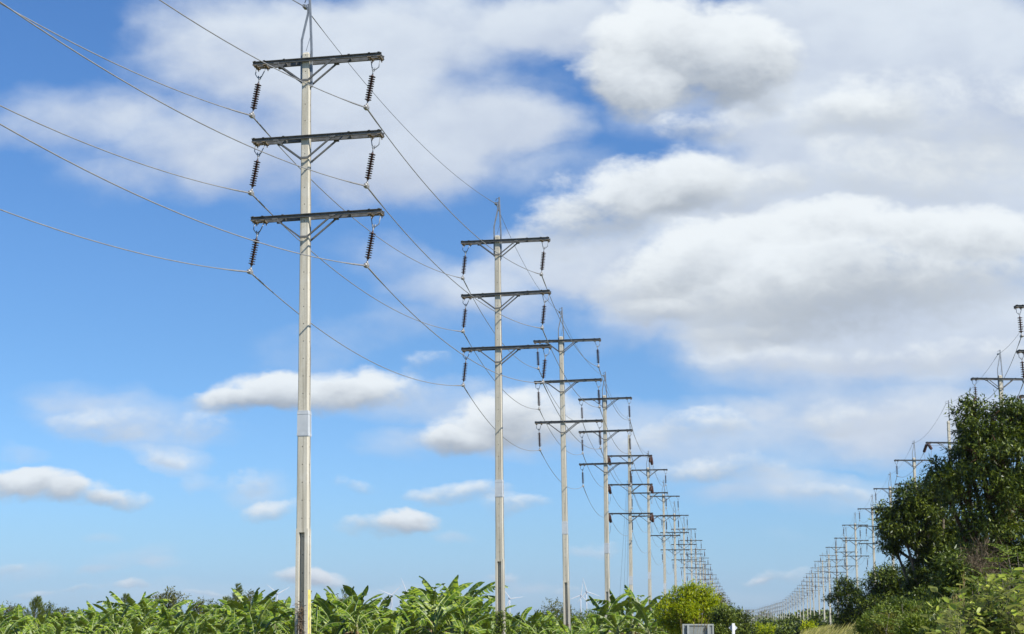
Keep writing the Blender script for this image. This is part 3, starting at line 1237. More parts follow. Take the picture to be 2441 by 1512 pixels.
BANH = []
BAN = [banana_proto(20 + i, 1.45 + .15 * (i % 3), 7 + i % 3, 1.85 + .12 * (i % 4), .30 + .1 * (i % 3), i % 3) for i in range(9)]


def banana(k, loc, rz, sc, label, group, tilt=(0, 0)):
    B, D, R, S = BAN[k % len(BAN)]
    r = empty('banana_plant', loc)
    r.rotation_euler = (tilt[0], tilt[1], rz)
    r.scale = (sc, sc, sc)
    link_mesh('stem', S, None, r)
    b = link_mesh('leaves', B, None, r)
    link_mesh('midribs', R, None, b)
    if D is not None:
        link_mesh('withered_leaves', D, None, r)
    return tag(r, label, 'banana plant', group)


rng = random.Random(77)
# outline of the plantation: (x, y) of leaf tops in the picture
TOPS = [(-60, 1455), (0, 1450), (40, 1462), (100, 1476), (180, 1470), (240, 1446), (330, 1430), (400, 1446), (470, 1452), (540, 1446), (600, 1416),
        (660, 1440), (690, 1428), (760, 1432), (830, 1406), (870, 1432), (930, 1452), (970, 1448), (1000, 1416), (1025, 1388), (1080, 1394), (1110, 1408), (1150, 1446), (1190, 1462),
        (1230, 1464), (1280, 1458), (1340, 1474), (1400, 1478)]
TX, TY = [t[0] for t in TOPS], [t[1] for t in TOPS]
GB = 'banana plants of the plantation on the left'
rowsY = [(76, 32, 38), (80, 32, 27), (85, 32, 17), (91, 32, 9), (97, 30, 3), (104, 30, 0), (112, 28, 2)]
nb = 0
for Y, cnt, low in rowsY:
    for i in range(cnt):
        x = -50 + (1400 + 50) * (i + rng.uniform(-.3, .3)) / (cnt - 1)
        ytop = np.interp(x, TX, TY) - 12 + low + rng.uniform(-14, 14)
        top = at(x, ytop, Y)
        kp = rng.randrange(9)
        sc = max(top.z / BANH[kp], .45)
        a, _ = ray(x, 1496)
        yy = Y + rng.uniform(-2.5, 2.5)
        banana(kp, (a * yy, yy, 0), rng.uniform(-.9, .9) + rng.choice([0, 0, 2.1, 4.2]), sc,
               'green banana plant with wind-torn leaves in the dense plantation left of the road', GB, (rng.uniform(-.1, .1), rng.uniform(.0, .2)))
        nb += 1

# the clump in front of the fourth and fifth poles
CL = [(1445, 1412, 100, .3, 0), (1482, 1406, 101, 1.7, 3), (1530, 1396, 103, 2.6, 6), (1508, 1425, 96, 4.4, 1), (1560, 1420, 100, 5.2, 4), (1420, 1440, 97, 3.3, 7), (1590, 1440, 98, .9, 2), (1470, 1450, 94, 5.9, 5), (1500, 1418, 107, 2.2, 8), (1545, 1436, 93, 3.9, 2), (1575, 1432, 108, .2, 7)]
CLAB = ['banana plant with drooping split leaves at the left of the clump by the fourth pole', 'banana plant of the roadside clump right of the fourth pole',
        'tallest banana plant of the clump, its leaf rising before the fifth pole', 'banana plant at the middle front of the roadside clump',
        'banana plant at the back right of the clump beside the yellow-green bush', 'low banana plant at the left foot of the roadside clump',
        'banana plant at the right end of the clump behind the grey sign board', 'short banana plant at the front of the roadside clump', 'banana plant at the back of the roadside clump, between fourth and fifth poles',
        'low banana plant in front of the fifth pole in the roadside clump', 'banana plant behind the right end of the roadside clump']
for (x, y, Y, rz, k), lab in zip(CL, CLAB):
    top = at(x, y, Y)
    a, _ = ray(x, 1496)
    banana(k, (a * Y, Y, zbot((a * Y, Y))), rz, top.z / BANH[k], lab, 'banana plants of the roadside clump', (0, rng.uniform(-.05, .12)))


# ---------------------------------------------------------------- trees and shrubs
def tree(name, label, cat, blobs_px, Y, leaf, width, n, mat, bark, foot, r0, group=None, depth=.6, seed=1, **kw):
    """blobs_px: (x, y, radius) as seen, spread in depth around Y; foot = x of the trunk"""
    rng = random.Random(seed)
    blobs = []
    for i, (x, y, r) in enumerate(blobs_px):
        rr = r * px(Y) * .97
        yy = Y + rng.uniform(-1, 1) * rr * depth * 1.6
        p = at(x, y, yy)
        blobs.append((p.x, p.y, p.z, rr))
    a, _ = ray(foot, 1496)
    base = Vector((a * Y, Y, zbot((a * Y, Y)) - .1))
    root = empty(name, base)
    loc = [(x - base.x, y - base.y, z - base.z, r) for x, y, z, r in blobs]
    zt = max(b[2] for b in loc) * .8
    cxm = sum(b[0] for b in loc) / len(loc)
    limbs((0, 0, 0), (cxm * .6, sum(b[1] for b in loc) / len(loc) * .6, zt), loc, r0, rng).build('trunk', bark, root)
    v, q = crown(loc, n, leaf, width, **kw)
    link_mesh('crown', np_mesh('crown', v, q, mat), None, root)
    return tag(root, label, cat, group)


# big dark trees at the right
tree('big_tree', 'big dark tree with glossy leaves, tallest at the right edge', 'tree',
     [(2350, 1010, 56), (2312, 988, 34), (2395, 1005, 60), (2440, 985, 52), (2302, 1058, 34), (2340, 1085, 60), (2390, 1090, 80), (2236, 1128, 28),
      (2290, 1150, 56), (2360, 1180, 80), (2440, 1170, 80), (2470, 1080, 80), (2318, 962, 20), (2262, 1115, 30), (2430, 1270, 80), (2345, 1265, 70), (2510, 1000, 60), (2500, 1200, 90),
      (2380, 1340, 70), (2460, 1360, 70)],
     56, .17, .052, 60000, LF_DARK, BARK, 2400, .34, None, .5, 3, bias=(-.05, 0, -.4), sub=14, sub_r=.36, flat=.48, shell=.7)
tree('big_tree', 'rounded dark tree overhanging to the left in front of the pole row', 'tree',
     [(2160, 1190, 40), (2118, 1222, 26), (2205, 1190, 46), (2250, 1200, 50), (2150, 1250, 42), (2195, 1252, 48), (2262, 1280, 60), (2126, 1288, 22), (2256, 1325, 40),
      (2260, 1350, 60), (2300, 1290, 55), (2230, 1400, 46), (2280, 1420, 56), (2215, 1455, 40), (2330, 1400, 60), (2132, 1308, 16), (2236, 1388, 38), (2278, 1330, 50), (2200, 1440, 36), (2250, 1460, 50), (2216, 1322, 34), (2208, 1368, 30), (2196, 1405, 26)],
     63, .17, .052, 66000, LF_DARK, BARKG, 2245, .28, None, .5, 4, bias=(-.05, 0, -.4), sub=14, sub_r=.36, flat=.48, shell=.7)
tree('small_tree', 'dark bushy tree left of and below the big overhanging tree', 'tree',
     [(2100, 1378, 26), (2128, 1368, 30), (2160, 1385, 34), (2080, 1405, 22), (2120, 1420, 36), (2165, 1435, 40), (2095, 1450, 32), (2140, 1475, 40), (2075, 1440, 20), (2190, 1480, 36)],
     72, .16, .055, 20000, LF_DARK, BARKG, 2130, .14, None, .6, 5, sub=22)
tree('small_tree', 'small dark tree with gaps in its crown among the far poles', 'tree',
     [(2010, 1400, 20), (2030, 1398, 20), (1998, 1425, 20), (2030, 1428, 24), (2050, 1440, 18), (2012, 1458, 22), (2042, 1470, 26), (2005, 1486, 22), (2060, 1490, 26)],
     88, .16, .055, 10000, LF_DARK, BARKG, 2027, .12, None, .6, 6, sub=20)
tree('shrub', 'round dark green shrub under the big trees', 'shrub',
     [(2205, 1430, 24), (2190, 1455, 24), (2225, 1455, 26), (2208, 1478, 30)], 54, .13, .06, 6500, LF_MID, BARK, 2208, .05, None, .6, 7, bias=(0, 0, 0.1))
tree('bramble', 'tangle of dead brown twigs between the dark trees', 'shrub',
     [(2318, 1352, 24), (2342, 1346, 26), (2338, 1372, 24)], 46, .30, .014, 1500, LF_DEAD, BARK, 2325, .04, None, .6, 8, spread=1.3, bias=(0, 0, .1))
tree('shrub', 'olive shrub with small glossy leaves before the dead twigs', 'shrub',
     [(2265, 1345, 26), (2290, 1375, 30), (2330, 1395, 36), (2270, 1400, 34), (2310, 1430, 42), (2350, 1445, 40), (2255, 1440, 34)], 46, .17, .05, 9000, LF_MID, BARK, 2300, .05, None, .6, 9)
# feathery green undergrowth in front
FU = [(2105, 1478, 22, 42), (2135, 1462, 20, 40), (2165, 1475, 26, 40), (2200, 1490, 26, 38), (2235, 1478, 28, 36), (2270, 1492, 26, 36), (2075, 1490, 16, 46), (2120, 1502, 24, 38), (2180, 1510, 28, 34), (2250, 1512, 30, 33), (2300, 1485, 30, 33)]
for i, (x, y, r, Y) in enumerate(FU):
    tree('undergrowth_bush', 'feathery green bush in the undergrowth below the dark trees', 'shrub',
         [(x, y, r), (x - r * .7, y + r * .7, r * .8), (x + r * .7, y + r * .8, r * .8), (x + r * .1, y - r * .7, r * .45)], Y, .11, .028, 4600, (LF_FEATHER, LF_MID, LF_FEATHER, LF_OLIVE)[i % 4], BARK, x, .02,
         'feathery bushes under the dark trees', .6, 30 + i, bias=(0, 0, .35), spread=.8, sub=16)


def frond_bush(label, stems, Y, mat, seed, fl=.5):
    """leucaena: upright stems with ferny fronds"""
    rng = random.Random(seed)
    x0, _, _ = stems[0]
    a, _ = ray(x0, 1496)
    base = Vector((a * Y, Y, zbot((a * Y, Y)) - .05))
    root = empty('leafy_shrub', base)
    wood = MB()
    P_, D_ = [], []
    L_ = []
    for (x, y, k) in stems:
        yy = Y + rng.uniform(-.8, .8)
        tip = at(x, y, yy) - base
        foot = Vector((rng.uniform(-.3, .3) + tip.x * .4, rng.uniform(-.3, .3), 0))
        mid = foot.lerp(tip, .55) + Vector((rng.uniform(-.1, .1), 0, .1))
        wood.tube([foot, mid, tip], .02, 5, .006)
        for j in range(k):
            t = rng.uniform(.25, 1.0)
            s = (foot.lerp(mid, t / .55) if t < .55 else mid.lerp(tip, (t - .55) / .45))
            az = rng.uniform(0, 6.283)
            d = Vector((math.cos(az), math.sin(az), rng.uniform(.1, .8))).normalized()
            ln = fl * rng.uniform(.6, 1.1) * (1.2 - .5 * t)
            side = d.cross(Vector((0, 0, 1))).normalized()
            # each frond: pinnae pairs, each pinna a row of leaflets
            for u in range(7):
                f = (u + 1) / 7
                c = s + d * ln * f + Vector((0, 0, -.22 * ln * f * f))
                for sg in (-1, 1):
                    pd = (side * sg + d * .5 + Vector((0, 0, -.12))).normalized()
                    pl = ln * .42 * (1 - .35 * f)
                    for e in range(5):
                        P_.append(c + pd * pl * (e / 5))
                        D_.append((pd * .8 + d * .3 * (1 if e % 2 else -.2)).normalized())
                        L_.append(pl * .34)
    wood.build('stems', BARKG, root)
    Pn, Dn, Ln = np.array(P_), np.array(D_), np.array(L_)
    v, q = leaf_quads(Pn, Dn, Ln, Ln * .42, .1)
    link_mesh('fronds', np_mesh('fronds', v, q, mat), None, root)
    return tag(root, label, 'shrub')


frond_bush('bright green ferny shrub standing up behind the broad pale leaves at right',
           [(2400, 1300, 26), (2380, 1330, 20), (2425, 1320, 22), (2350, 1375, 20), (2440, 1345, 22), (2330, 1405, 16), (2465, 1310, 20), (2410, 1370, 24)], 23, LF_FEATHER, 5, .55)
frond_bush('green ferny shrub in front of the dead twigs under the big tree',
           [(2300, 1388, 16), (2330, 1376, 16), (2358, 1368, 18), (2285, 1410, 14), (2318, 1408, 16), (2345, 1396, 16)], 30, LF_FEATHER, 7, .6)
frond_bush('ferny green shrub low beside the dry grass at right',
           [(2150, 1440, 14), (2120, 1462, 14), (2185, 1470, 14), (2210, 1482, 14), (2100, 1480, 12), (2140, 1486, 14)], 36, LF_FEATHER, 6, .6)


# ---- broad-leaved pale shrub close by at the lower right
def broad_leaves(P, D, L, W, sag=.5):
    """cupped oval leaf of 8 quads"""
    n = len(P)
    up = np.tile([0, 0, 1.0], (n, 1))
    S = unit(np.cross(D, up) + NR.normal(size=(n, 3)) * .35)
    Nn = np.cross(S, D)
    prof = [(0, .0, 0), (.18, .34, .03), (.45, .5, .04), (.75, .36, -.02), (1.0, .02, -.12)]
    vs = []
    for t, w, z in prof:
        for s in (-1, 0, 1):
            vs.append(P + D * (L * t)[:, None] + S * (W * w * s)[:, None] + Nn * (L * z * sag + (abs(s) * .16 * W))[:, None])
    v = np.stack(vs, 1)
    q = []
    for i in range(4):
        for j in range(2):
            q.append((i * 3 + j, i * 3 + j + 1, i * 3 + j + 4, i * 3 + j + 3))
    q = np.array(q)
    Q = (np.arange(n) * 15)[:, None, None] + q[None]
    return v.reshape(-1, 3), Q.reshape(-1, 4)


def broad_shrub(label, stems, Y, seed, L0=.20):
    stems = [(x, y, int(k * 3.6)) for x, y, k in stems]
    rng = random.Random(seed)
    x0 = stems[0][0]
    a, _ = ray(x0, 1496)
    base = Vector((a * Y, Y, zbot((a * Y, Y)) - .05))
    root = empty('broadleaf_shrub', base)
    wood = MB()
    P_, D_, L_ = [], [], []
    for (x, y, k) in stems:
        yy = Y + rng.uniform(-.9, .9)
        tip = at(x, y, yy) - base
        foot = Vector((tip.x * .7 + rng.uniform(-.2, .2), tip.y * .6, 0))
        mid = foot.lerp(tip, .6) + Vector((-.06, 0, .05))
        wood.tube([foot, mid, tip], .007, 4, .003)
        for j in range(k):
            t = rng.uniform(.15, 1) ** .8
            s = (foot.lerp(mid, t / .6) if t < .6 else mid.lerp(tip, (t - .6) / .4))
            az = rng.gauss(.2, 1.7)                   # the wind turns the leaves to the right
            d = Vector((math.cos(az), math.sin(az), rng.uniform(-.8, .8))).normalized()
            st = s + d * .06 + Vector((rng.gauss(0, .10), rng.gauss(0, .16), rng.gauss(0, .10)))
            wood.tube([s, st], .0022, 3)
            P_.append(st)
            D_.append(d)
            L_.append(L0 * rng.uniform(.6, 1.25))
    wood.build('stems', STEM, root)
    P_, D_, L_ = np.array(P_), np.array(D_), np.array(L_)
    v, q = broad_leaves(P_, D_, L_, L_ * .62)
    link_mesh('leaves', np_mesh('leaves', v, q, LF_PALE), None, root)
    return tag(root, label, 'shrub')


broad_shrub('pale broad-leaved shrub blown by wind in the lower right corner',
            [(2400, 1385, 46), (2360, 1400, 44), (2330, 1420, 44), (2300, 1430, 40), (2425, 1400, 50), (2450, 1395, 50), (2380, 1430, 50), (2345, 1450, 46), (2415, 1445, 50),
             (2310, 1460, 40), (2440, 1450, 50), (2365, 1480, 46), (2400, 1490, 46), (2330, 1490, 40), (2290, 1475, 36), (2470, 1430, 50), (2435, 1490, 50)], 17, 8, .11)
broad_shrub('smaller pale broad-leaved shrub left of the corner shrub', [(2268, 1420, 26), (2262, 1450, 26), (2282, 1440, 26), (2300, 1470, 26), (2275, 1480, 26), (2255, 1475, 20)], 20, 9, .11)

# yellow-green bush by the road and its darker neighbour
tree('roadside_bush', 'bright yellow-green rounded bush behind the grey sign board', 'bush',
     [(1640, 1420, 22), (1612, 1425, 20), (1668, 1425, 26), (1600, 1450, 22), (1632, 1455, 30), (1672, 1455, 32), (1700, 1465, 24), (1610, 1480, 28), (1650, 1490, 34), (1692, 1495, 30), (1712, 1490, 22), (1625, 1403, 9), (1652, 1399, 10), (1682, 1411, 11), (1702, 1440, 16)],
     84, .17, .055, 21000, LF_FRESH, BARKG, 1650, .07, None, .6, 12, bias=(0, 0, -.25), sub=24, sub_r=.36)
tree('roadside_bush', 'smaller green bush right of the yellow-green bush', 'bush',
     [(1722, 1455, 13), (1728, 1475, 18), (1712, 1470, 12), (1732, 1497, 22), (1715, 1500, 18)], 80, .16, .055, 5200, LF_MID, BARKG, 1725, .05, None, .6, 13, bias=(0, 0, -.2), sub=18)
tree('roadside_tree', 'dark green roadside tree behind the diamond marker', 'tree',
     [(1745, 1462, 16), (1762, 1475, 18), (1750, 1485, 20), (1772, 1495, 18), (1780, 1505, 14), (1735, 1450, 10), (1758, 1505, 20)], 98, .18, .07, 6500, LF_DARK, BARKG, 1755, .08, None, .6, 14, sub=18)
tree('roadside_tree', 'thin sapling rising at the end of the left pole row', 'tree',
     [(1712, 1425, 8), (1708, 1440, 9), (1718, 1448, 9)], 120, .2, .07, 900, LF_OLIVE, BARKG, 1712, .05, None, .6, 15, sub=10)

# trees behind the plantation
BT = [('olive broadleaf tree with an open crown behind the plantation', 402, 1432, 34, 140, LF_OLIVE, 3400), ('dark small tree beside the leftmost needle tree', 120, 1462, 22, 140, LF_DARK, 1700),
      ('olive small tree between the needle tree and the plantation', 150, 1468, 22, 138, LF_OLIVE, 1500), ('thin olive tree at the left edge behind the plantation', 22, 1458, 24, 138, LF_OLIVE, 1500),
      ('low olive tree behind the plantation right of the open-crowned tree', 475, 1450, 24, 148, LF_OLIVE, 1800), ('dark round tree left of the tall needle tree', 505, 1452, 20, 156, LF_DARK, 1500),
      ('round tree right of the tall needle tree behind the bananas', 590, 1436, 26, 154, LF_OLIVE, 2200), ('small round dark tree left of the first turbine', 640, 1447, 18, 160, LF_DARK, 1300),
      ('dark small tree just right of the nearest pole', 765, 1447, 20, 160, LF_DARK, 1300), ('dark tree peeping over the bananas right of the nearest pole', 822, 1430, 22, 162, LF_DARK, 1300),
      ('round dark olive tree behind the third pole', 1330, 1462, 34, 170, LF_OLIVE, 4200), ('low tree right of the third pole behind the bananas', 1375, 1478, 24, 170, LF_DARK, 2200),
      ('low dark tree between second and third poles', 1285, 1478, 22, 170, LF_DARK, 1800), ('yellowish tree in front of the tall needle tree', 560, 1446, 20, 144, LF_OLIVE, 1500)]
for i, (lab, x, y, r, Y, mt, n) in enumerate(BT):
    tree('distant_tree', lab, 'tree', [(x, y - r * .35, r * .62), (x - r * .6, y + r * .1, r * .55), (x + r * .6, y + r * .05, r * .58), (x, y + r * .5, r * .7), (x + r * .25, y + r * 1.2, r * .7), (x - r * .3, y + r * 1.3, r * .7)],
         Y, .2, .085, n, mt, BARKG, x, .09, 'trees behind the banana plantation', .6, 60 + i, sub=14, sub_r=.36, bias=(0, 0, -.1))


def needle_tree(label, x, ytop, Y, w, seed, n=1500):
    rng = random.Random(seed)
    a, _ = ray(x, 1496)
    base = Vector((a * Y, Y, -.05))
    h = at(x, ytop, Y).z
    root = empty('needle_tree', base)
    lean = .05
    wood = MB()
    wood.tube([(0, 0, 0), (lean * h * .4, 0, h * .5), (lean * h, 0, h)], .06, 6, .012)
    P_, D_, L_ = [], [], []
    wd = w * px(Y)
    for i in range(64):
        t = .28 + .72 * (i / 64)
        az = i * 2.4 + rng.uniform(-.4, .4)
        ln = 1.7 * wd * (1.03 - t) ** .95 * rng.uniform(.7, 1.3) + .06
        s = Vector((lean * h * t, 0, h * t * .96))
        d = Vector((math.cos(az) + .35, math.sin(az), rng.uniform(.45, 1.2))).normalized()
        e = s + d * ln
        wood.tube([s, e], .012, 3, .004)
        for k in range(int(n * 1.1) // 64):
            f = rng.uniform(.15, 1)
            P_.append(s.lerp(e, f))
            D_.append((d + Vector((rng.gauss(.25, .4), rng.gauss(0, .4), rng.gauss(.1, .4)))).normalized())
            L_.append(rng.uniform(.22, .5) * (1.1 - .55 * t))
    wood.build('trunk', BARKG, root)
    v, q = leaf_quads(np.array(P_), np.array(D_), np.array(L_), .026 + 0 * np.array(L_), .1)
    link_mesh('needles', np_mesh('needles', v, q, LF_PINE), None, root)
    return tag(root, label, 'tree', 'needle trees behind the plantation')


for i, (lab, x, yt, Y, w, n) in enumerate([(q[0], q[1], q[2], q[3] + 46, q[4], q[5]) for q in [
        ('leftmost feathery needle tree behind the plantation', 78, 1420, 84, 40, 3600), ('short wispy needle tree at the far left edge', 30, 1446, 88, 22, 1400),
        ('wispy needle tree left of the open-crowned olive tree', 290, 1412, 82, 30, 2600), ('thin needle tree top beside the olive tree', 345, 1420, 86, 16, 900),
        ('yellowish needle tree inside the olive tree', 418, 1438, 88, 18, 1100), ('tallest feathery needle tree behind the plantation', 556, 1388, 88, 34, 3200),
        ('bushy needle tree just left of the tallest one', 528, 1420, 86, 30, 2400), ('thin feathery treetop left of the nearest pole', 676, 1440, 92, 16, 800),
        ('wispy grass-like treetop right of the nearest pole', 806, 1424, 92, 14, 700), ('pale needle tree near the left olive trees', 190, 1466, 84, 20, 900)]]):
    needle_tree(lab, x, yt, Y, w, 90 + i, n)


# low thicket that closes the gaps behind the plantation (one mass)
def thicket():
    parts = []
    for i in range(620):
        x = rng.uniform(-80, 1610)
        Y = rng.uniform(134, 152)
        yt = 1470 + 9 * math.sin(x * .021) + 5 * math.sin(x * .077 + 2) + rng.uniform(-6, 14)
        p = at(x, yt, Y)
        k = 46
        r = rng.uniform(.7, 1.2)
        P0 = np.array([p.x, p.y, p.z - r * .6]) + sphere_pts(k) * r * NR.uniform(.4, 1, (k, 1)) * np.array([1.2, 1.2, .8])
        parts.append(leaf_quads(P0, unit(sphere_pts(k) + np.array([0, 0, -.2])), .24 * NR.uniform(.6, 1.2, k), .08 + 0 * P0[:, 0], .2, 1.5))
        P1 = np.stack([p.x + NR.normal(0, .7, 26), p.y + NR.normal(0, .7, 26), NR.uniform(.0, max(p.z - r, .3), 26)], 1)
        parts.append(leaf_quads(P1, unit(sphere_pts(26)), .4 + 0 * P1[:, 0], .16 + 0 * P1[:, 0]))
    v, q = merge(parts)
    o = link_mesh('thicket', np_mesh('thicket', v, q, LF_MID))
    tag(o, 'low green thicket behind the banana plantation', None, None, 'stuff')


thicket()


# far wood on the horizon (one mass)
def far_wood():
    parts = []
    def band(x0, x1, y0, y1, Y0, Y1, n):
        pts = []
        hgt = 0
        for i in range(n):
            x = rng.uniform(x0, x1)
            Y = rng.uniform(Y0, Y1)
            tp = np.interp(x, [x0, x1], [y0, y1]) + 5 * math.sin(x * .13) + 4 * math.sin(x * .041 + 1) + rng.uniform(-3, 12)
            p = at(x, tp, Y)
            pts.append((p.x, p.y, max(p.z, 2.0)))
        for (a, b, z) in pts:
            k = 30
            r = z * .42
            P0 = np.array([a, b, z * .55]) + sphere_pts(k) * np.array([r * 1.2, r * 1.2, z * .45]) * NR.uniform(.6, 1, (k, 1))
            parts.append(leaf_quads(P0, sphere_pts(k), z * .16, z * .11))
    band(1770, 2150, 1462, 1456, 1500, 1700, 300)
    band(1925, 2130, 1458, 1452, 620, 720, 110)
    band(1380, 1800, 1486, 1484, 1300, 1600, 150)
    band(1150, 1420, 1486, 1484, 900, 1200, 90)
    band(-100, 1150, 1478, 1478, 700, 900, 220)
    v, q = merge(parts)
    o = link_mesh('far_wood', np_mesh('far_wood', v, q, LF_DARK))
    tag(o, 'far dark wood along the horizon', None, None, 'stuff')


far_wood()
# bushes around the feet of the right pole row
for i, (x, y, r, Y, mt) in enumerate([(1822, 1497, 10, 300, LF_MID), (1806, 1505, 8, 240, LF_FRESH), (1855, 1497, 11, 260, LF_MID), (1838, 1508, 9, 220, LF_FRESH),
                                       (1892, 1488, 13, 200, LF_DARK), (1909, 1497, 13, 180, LF_DARK), (1879, 1501, 12, 190, LF_DARK), (1943, 1485, 8, 170, LF_DARK),
                                       (1952, 1498, 11, 160, LF_DARK), (1870, 1510, 10, 170, LF_MID), (1930, 1503, 9, 150, LF_FRESH)]):
    lab = {3: 'dark green roadside bush beside the far right poles', 5: 'mid green roadside bush beside the far right poles', 7: 'bright green low bush beside the far right poles'}
    k = 7 if mt is LF_FRESH else (5 if mt is LF_MID else 3)
    tree('roadside_bush', lab[k], 'bush', [(x, y, r), (x - r * .6, y + r * .5, r * .7), (x + r * .7, y + r * .4, r * .75), (x + r * .1, y - r * .5, r * .5)], Y, .0028 * Y * .8, .0012 * Y * .8, 1500, mt, BARKG, x, .08,
         {7: 'bright green roadside bushes', 5: 'mid green roadside bushes', 3: 'dark green roadside bushes'}[k], .6, 140 + i, sub=14)


# ---- grass on the right bank
def grass():
    n = 26000
    Y = NR.uniform(34, 130, n)
    xp = NR.uniform(1880, 2330, n)
    keep = NR.random(n) < np.interp(xp, [1880, 1930, 2100, 2330], [.25, 1, 1, .6])
    Y, xp = Y[keep], xp[keep]
    n = len(Y)
    a = (xp - CX) / F / CP * 1.0
    X = a * Y
    P0 = np.stack([X, Y, ground_z(X, Y)], 1)
    h = NR.uniform(.7, 1.3, n) * np.interp(xp, [1880, 1960, 2100, 2330], [.7, 1.05, 1.15, 1.0])
    D = unit(np.stack([NR.normal(.18, .16, n), NR.normal(0, .16, n), np.ones(n)], 1))
    v, q = leaf_quads(P0, D, h, .022 + 0 * h, .1)
    D2 = unit(D + np.array([.6, 0, -.2]))
    v2, q2 = leaf_quads(P0 + D * h[:, None] * .8, D2, h * .35, .02 + 0 * h, .1)
    V, Q = merge([(v, q), (v2, q2)])
    o = link_mesh('tall_grass', np_mesh('tall_grass', V, Q, LF_GRASS))
    tag(o, 'tall pale yellow-green grass on the right bank', None, None, 'stuff')


grass()


def reeds(label, x, Y, tops, seed):
    rng = random.Random(seed)
    a, _ = ray(x, 1496)
    base = Vector((a * Y, Y, zbot((a * Y, Y))))
    root = MB()
    for (tx, ty) in tops:
        tip = at(tx, ty, Y + rng.uniform(-.3, .3)) - base
        f = Vector((rng.uniform(-.08, .08) + tip.x * .3, rng.uniform(-.1, .1), 0))
        root.tube([f, f.lerp(tip, .6) + Vector((-.02, 0, .03)), tip], .008, 4, .003)
        d = (tip - f).normalized()
        for k in range(14):
            s = f.lerp(tip, rng.uniform(.78, 1))
            root.tube([s, s + (d + Vector((rng.gauss(.1, .3), rng.gauss(0, .3), 0))).normalized() * .10], .005, 3, .001)
    o = root.build('dry_reed', LF_DRY)
    o.location = base
    tag(o, label, 'reed')


reeds('tall dry grass stalks before the corner shrub at right', 2282, 21, [(2296, 1370), (2288, 1395), (2280, 1415), (2310, 1440), (2272, 1430), (2322, 1470), (2262, 1450)], 1)
reeds('dry pale reed stalks bending across the grey sign board', 1640, 58, [(1675, 1462), (1668, 1466), (1655, 1474), (1690, 1474), (1682, 1478), (1622, 1480)], 2)


# ---- creepers on the feet of the poles
def creeper(label, row, z0, z1, n, leaf, w, mat, seed, spread):
    s = row
    rng = random.Random(seed)
    P_, D_ = [], []
    stems = MB()
    for k in range(5):
        x = rng.uniform(-.1, .1)
        stems.tube([(x, -.2, -.1), (x + rng.uniform(-.05, .05), -.2, z0 + (z1 - z0) * .5), (x + rng.uniform(-.06, .06), -.19, z1 * rng.uniform(.8, 1))], .008, 4)
    root = empty('creeper')
    root.matrix_world = s.mat
    stems.build('stems', BARK, root)
    P_ = np.stack([NR.normal(0, spread, n), -.19 - np.abs(NR.normal(0, .06, n)), z0 + (z1 - z0) * NR.random(n) ** 1.2], 1)
    D_ = unit(np.stack([NR.normal(0, .8, n), NR.normal(-.6, .4, n), NR.normal(-.3, .6, n)], 1))
    v, q = leaf_quads(P_, D_, leaf * NR.uniform(.6, 1.2, n), w + 0 * P_[:, 0])
    link_mesh('leaves', np_mesh('leaves', v, q, mat), None, root)
    tag(root, label, 'creeper')


creeper('brown withered creeper in the groove of the nearest pole', ROWL[0], .2, 2.3, 420, .16, .02, LF_DEAD, 1, .045)
creeper('leafy green creeper around the foot of the second pole', ROWL[1], .4, 2.2, 1000, .10, .05, LF_FEATHER, 2, .16)
creeper('rust brown creeper in the groove of the third pole', ROWL[2], .2, 2.0, 420, .16, .025, LF_DEAD, 3, .06)


# ---------------------------------------------------------------- wind turbines
def turbine(label, x, y, angles, yaw, D=5200, blade=46):
    p = at(x, y, D)
    root = empty('wind_turbine', (p.x, D, 0))
    m = MB()
    m.tube([(0, 0, 0), (0, 0, p.z * .5), (0, 0, p.z - 1.5)], [2.4, 2.0, 1.4], 12)
    m.build('tower', TWHITE, root)
    na = MB()
    na.box(-2.0, 2.0, -3, 9, p.z - 2, p.z + 2)
    nac = na.build('nacelle', TWHITE, root)
    hb = MB()
    hb.lathe([(0, 2.6), (1.6, 2.0), (2.2, 0), (2.2, -2)], 10)
    hub = hb.build('hub', TWHITE, root)
    hub.location = (0, -4.5, p.z)
    hub.rotation_euler = (math.pi / 2, 0, 0)
    hub.parent = root
    for a in angles:
        b = MB()
        n = 8
        secs = []
        for i in range(n + 1):
            t = i / n
            c = (1.4 + 1.7 * math.sin(min(t * 5, 1) * math.pi / 2)) * (1 - t) ** .7 + .35
            secs.append((t * blade, c, .55 * (1 - t) + .12))
        vs, fs = [], []
        for (z, c, th) in secs:
            vs += [(-c * .35, 0, z), (0, -th, z), (c * .65, 0, z), (0, th, z)]
        for i in range(n):
            for j in range(4):
                fs.append((i * 4 + j, i * 4 + (j + 1) % 4, i * 4 + 4 + (j + 1) % 4, i * 4 + 4 + j))
        fs.append((n * 4, n * 4 + 1, n * 4 + 2, n * 4 + 3))
        b.add(vs, fs)
        o = b.build('blade', TWHITE, root)
        o.location = (0, -4.5, p.z)
        o.rotation_euler = (0, math.radians(a), 0)
    root.rotation_euler = (0, 0, math.radians(yaw))
    tag(root, label, 'wind turbine', 'wind turbines on the horizon')


turbine('white wind turbine just left of the nearest pole', 660.3, 1415.8, (-52, 62, 182), 28)
turbine('lower left turbine of the pair right of the nearest pole', 932.4, 1418.9, (-68, 46, 172), 12)
turbine('turbine with an upright blade, right one beside the bananas', 968, 1410.4, (-22, 94, 214), 10)
turbine('wind turbine just right of the second pole', 1215, 1427.4, (-38, 82, 203), 15)
turbine('left turbine of the crossing pair right of the third pole', 1384.3, 1419.6, (8, 250, 132), 10)
turbine('right turbine of the crossing pair right of the third pole', 1398.1, 1410.9, (-16, 108, 222), 8)

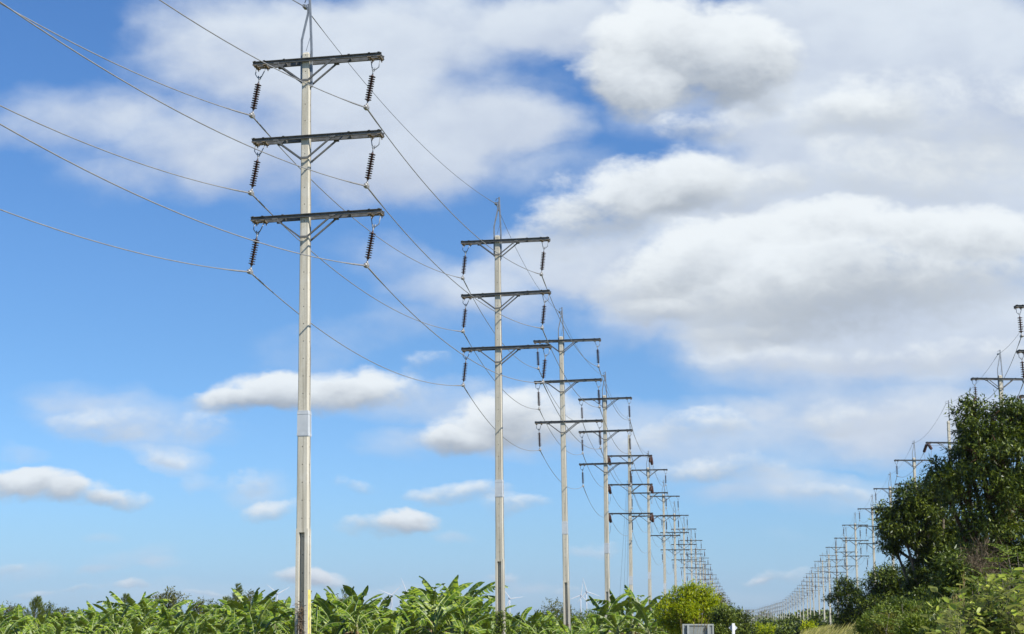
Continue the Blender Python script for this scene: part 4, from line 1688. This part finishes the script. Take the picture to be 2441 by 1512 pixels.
# ---------------------------------------------------------------- road furniture
def sign_board():
    Y = 66
    c = at(1664, 1496, Y)
    root = empty('road_sign', (c.x, Y, 0))
    zt = at(1664, 1488.5, Y).z
    w = 36 * px(Y)
    m = MB()
    m.box(-w, w, 0, .012, zt - .95, zt)
    m.build('board', GREYD, root)
    m = MB()
    t = .045
    m.box(-w - .01, w + .01, -.03, -.002, zt - t, zt + .01)
    m.box(-w - .01, w + .01, -.03, -.002, zt - .96, zt - .96 + t)
    m.box(-w - .01, -w + t, -.03, -.002, zt - .96 + t + .001, zt - t - .001)
    m.box(w - t, w + .01, -.03, -.002, zt - .96 + t + .001, zt - t - .001)
    m.build('board_frame', GREYP, root)
    for s in (-1, 1):
        m = MB()
        m.box(s * w * .66 - .04, s * w * .66 + .04, -.115, -.035, -.2, zt - .02)
        m.build('post', GREYP, root)
    tag(root, 'grey back of a rectangular road sign on two posts', 'road sign')


def marker():
    Y = 58
    c = at(1747.5, 1496, Y)
    zc = at(1747.5, 1497, Y).z
    root = empty('hazard_marker', (c.x, Y, 0))
    h = 10.5 * px(Y) * 1.0
    m = MB()
    vs = [(0, 0, zc + h), (h, 0, zc), (0, 0, zc - h), (-h, 0, zc)]
    vs2 = [(x, .012, z) for x, y, z in vs]
    m.add(vs + vs2, [(3, 2, 1, 0), (4, 5, 6, 7), (0, 1, 5, 4), (1, 2, 6, 5), (2, 3, 7, 6), (3, 0, 4, 7)])
    m.build('diamond_plate', PLATE, root)
    m = MB()
    m.box(-.045, .045, -.07, -.005, -.2, zc + h * 1.0)
    m.build('post', WHITE, root)
    root.rotation_euler = (0, 0, math.radians(6))
    tag(root, 'small grey diamond marker on a white post beside the road', 'road marker')


sign_board()
marker()

# ---------------------------------------------------------------- air
def haze():
    m = MB()
    m.box(-7600, 7600, -600, 7600, -1.0, 215)
    M = bpy.data.materials.new('haze_air')
    M.use_nodes = True
    nt = M.node_tree
    nt.nodes.clear()
    out = nt.nodes.new('ShaderNodeOutputMaterial')
    v = nt.nodes.new('ShaderNodeVolumePrincipled')
    v.inputs['Color'].default_value = (.86, .92, 1.0, 1)
    v.inputs['Density'].default_value = 0.00007
    v.inputs['Anisotropy'].default_value = 0.2
    nt.links.new(v.outputs[0], out.inputs['Volume'])
    o = m.build('haze', M)
    tag(o, 'thin pale haze in the air', None, None, 'stuff')


haze()
scene.cycles.max_bounces = 5
scene.cycles.diffuse_bounces = 1
scene.cycles.glossy_bounces = 2
scene.cycles.transmission_bounces = 3
scene.cycles.transparent_max_bounces = 6
scene.cycles.volume_bounces = 0
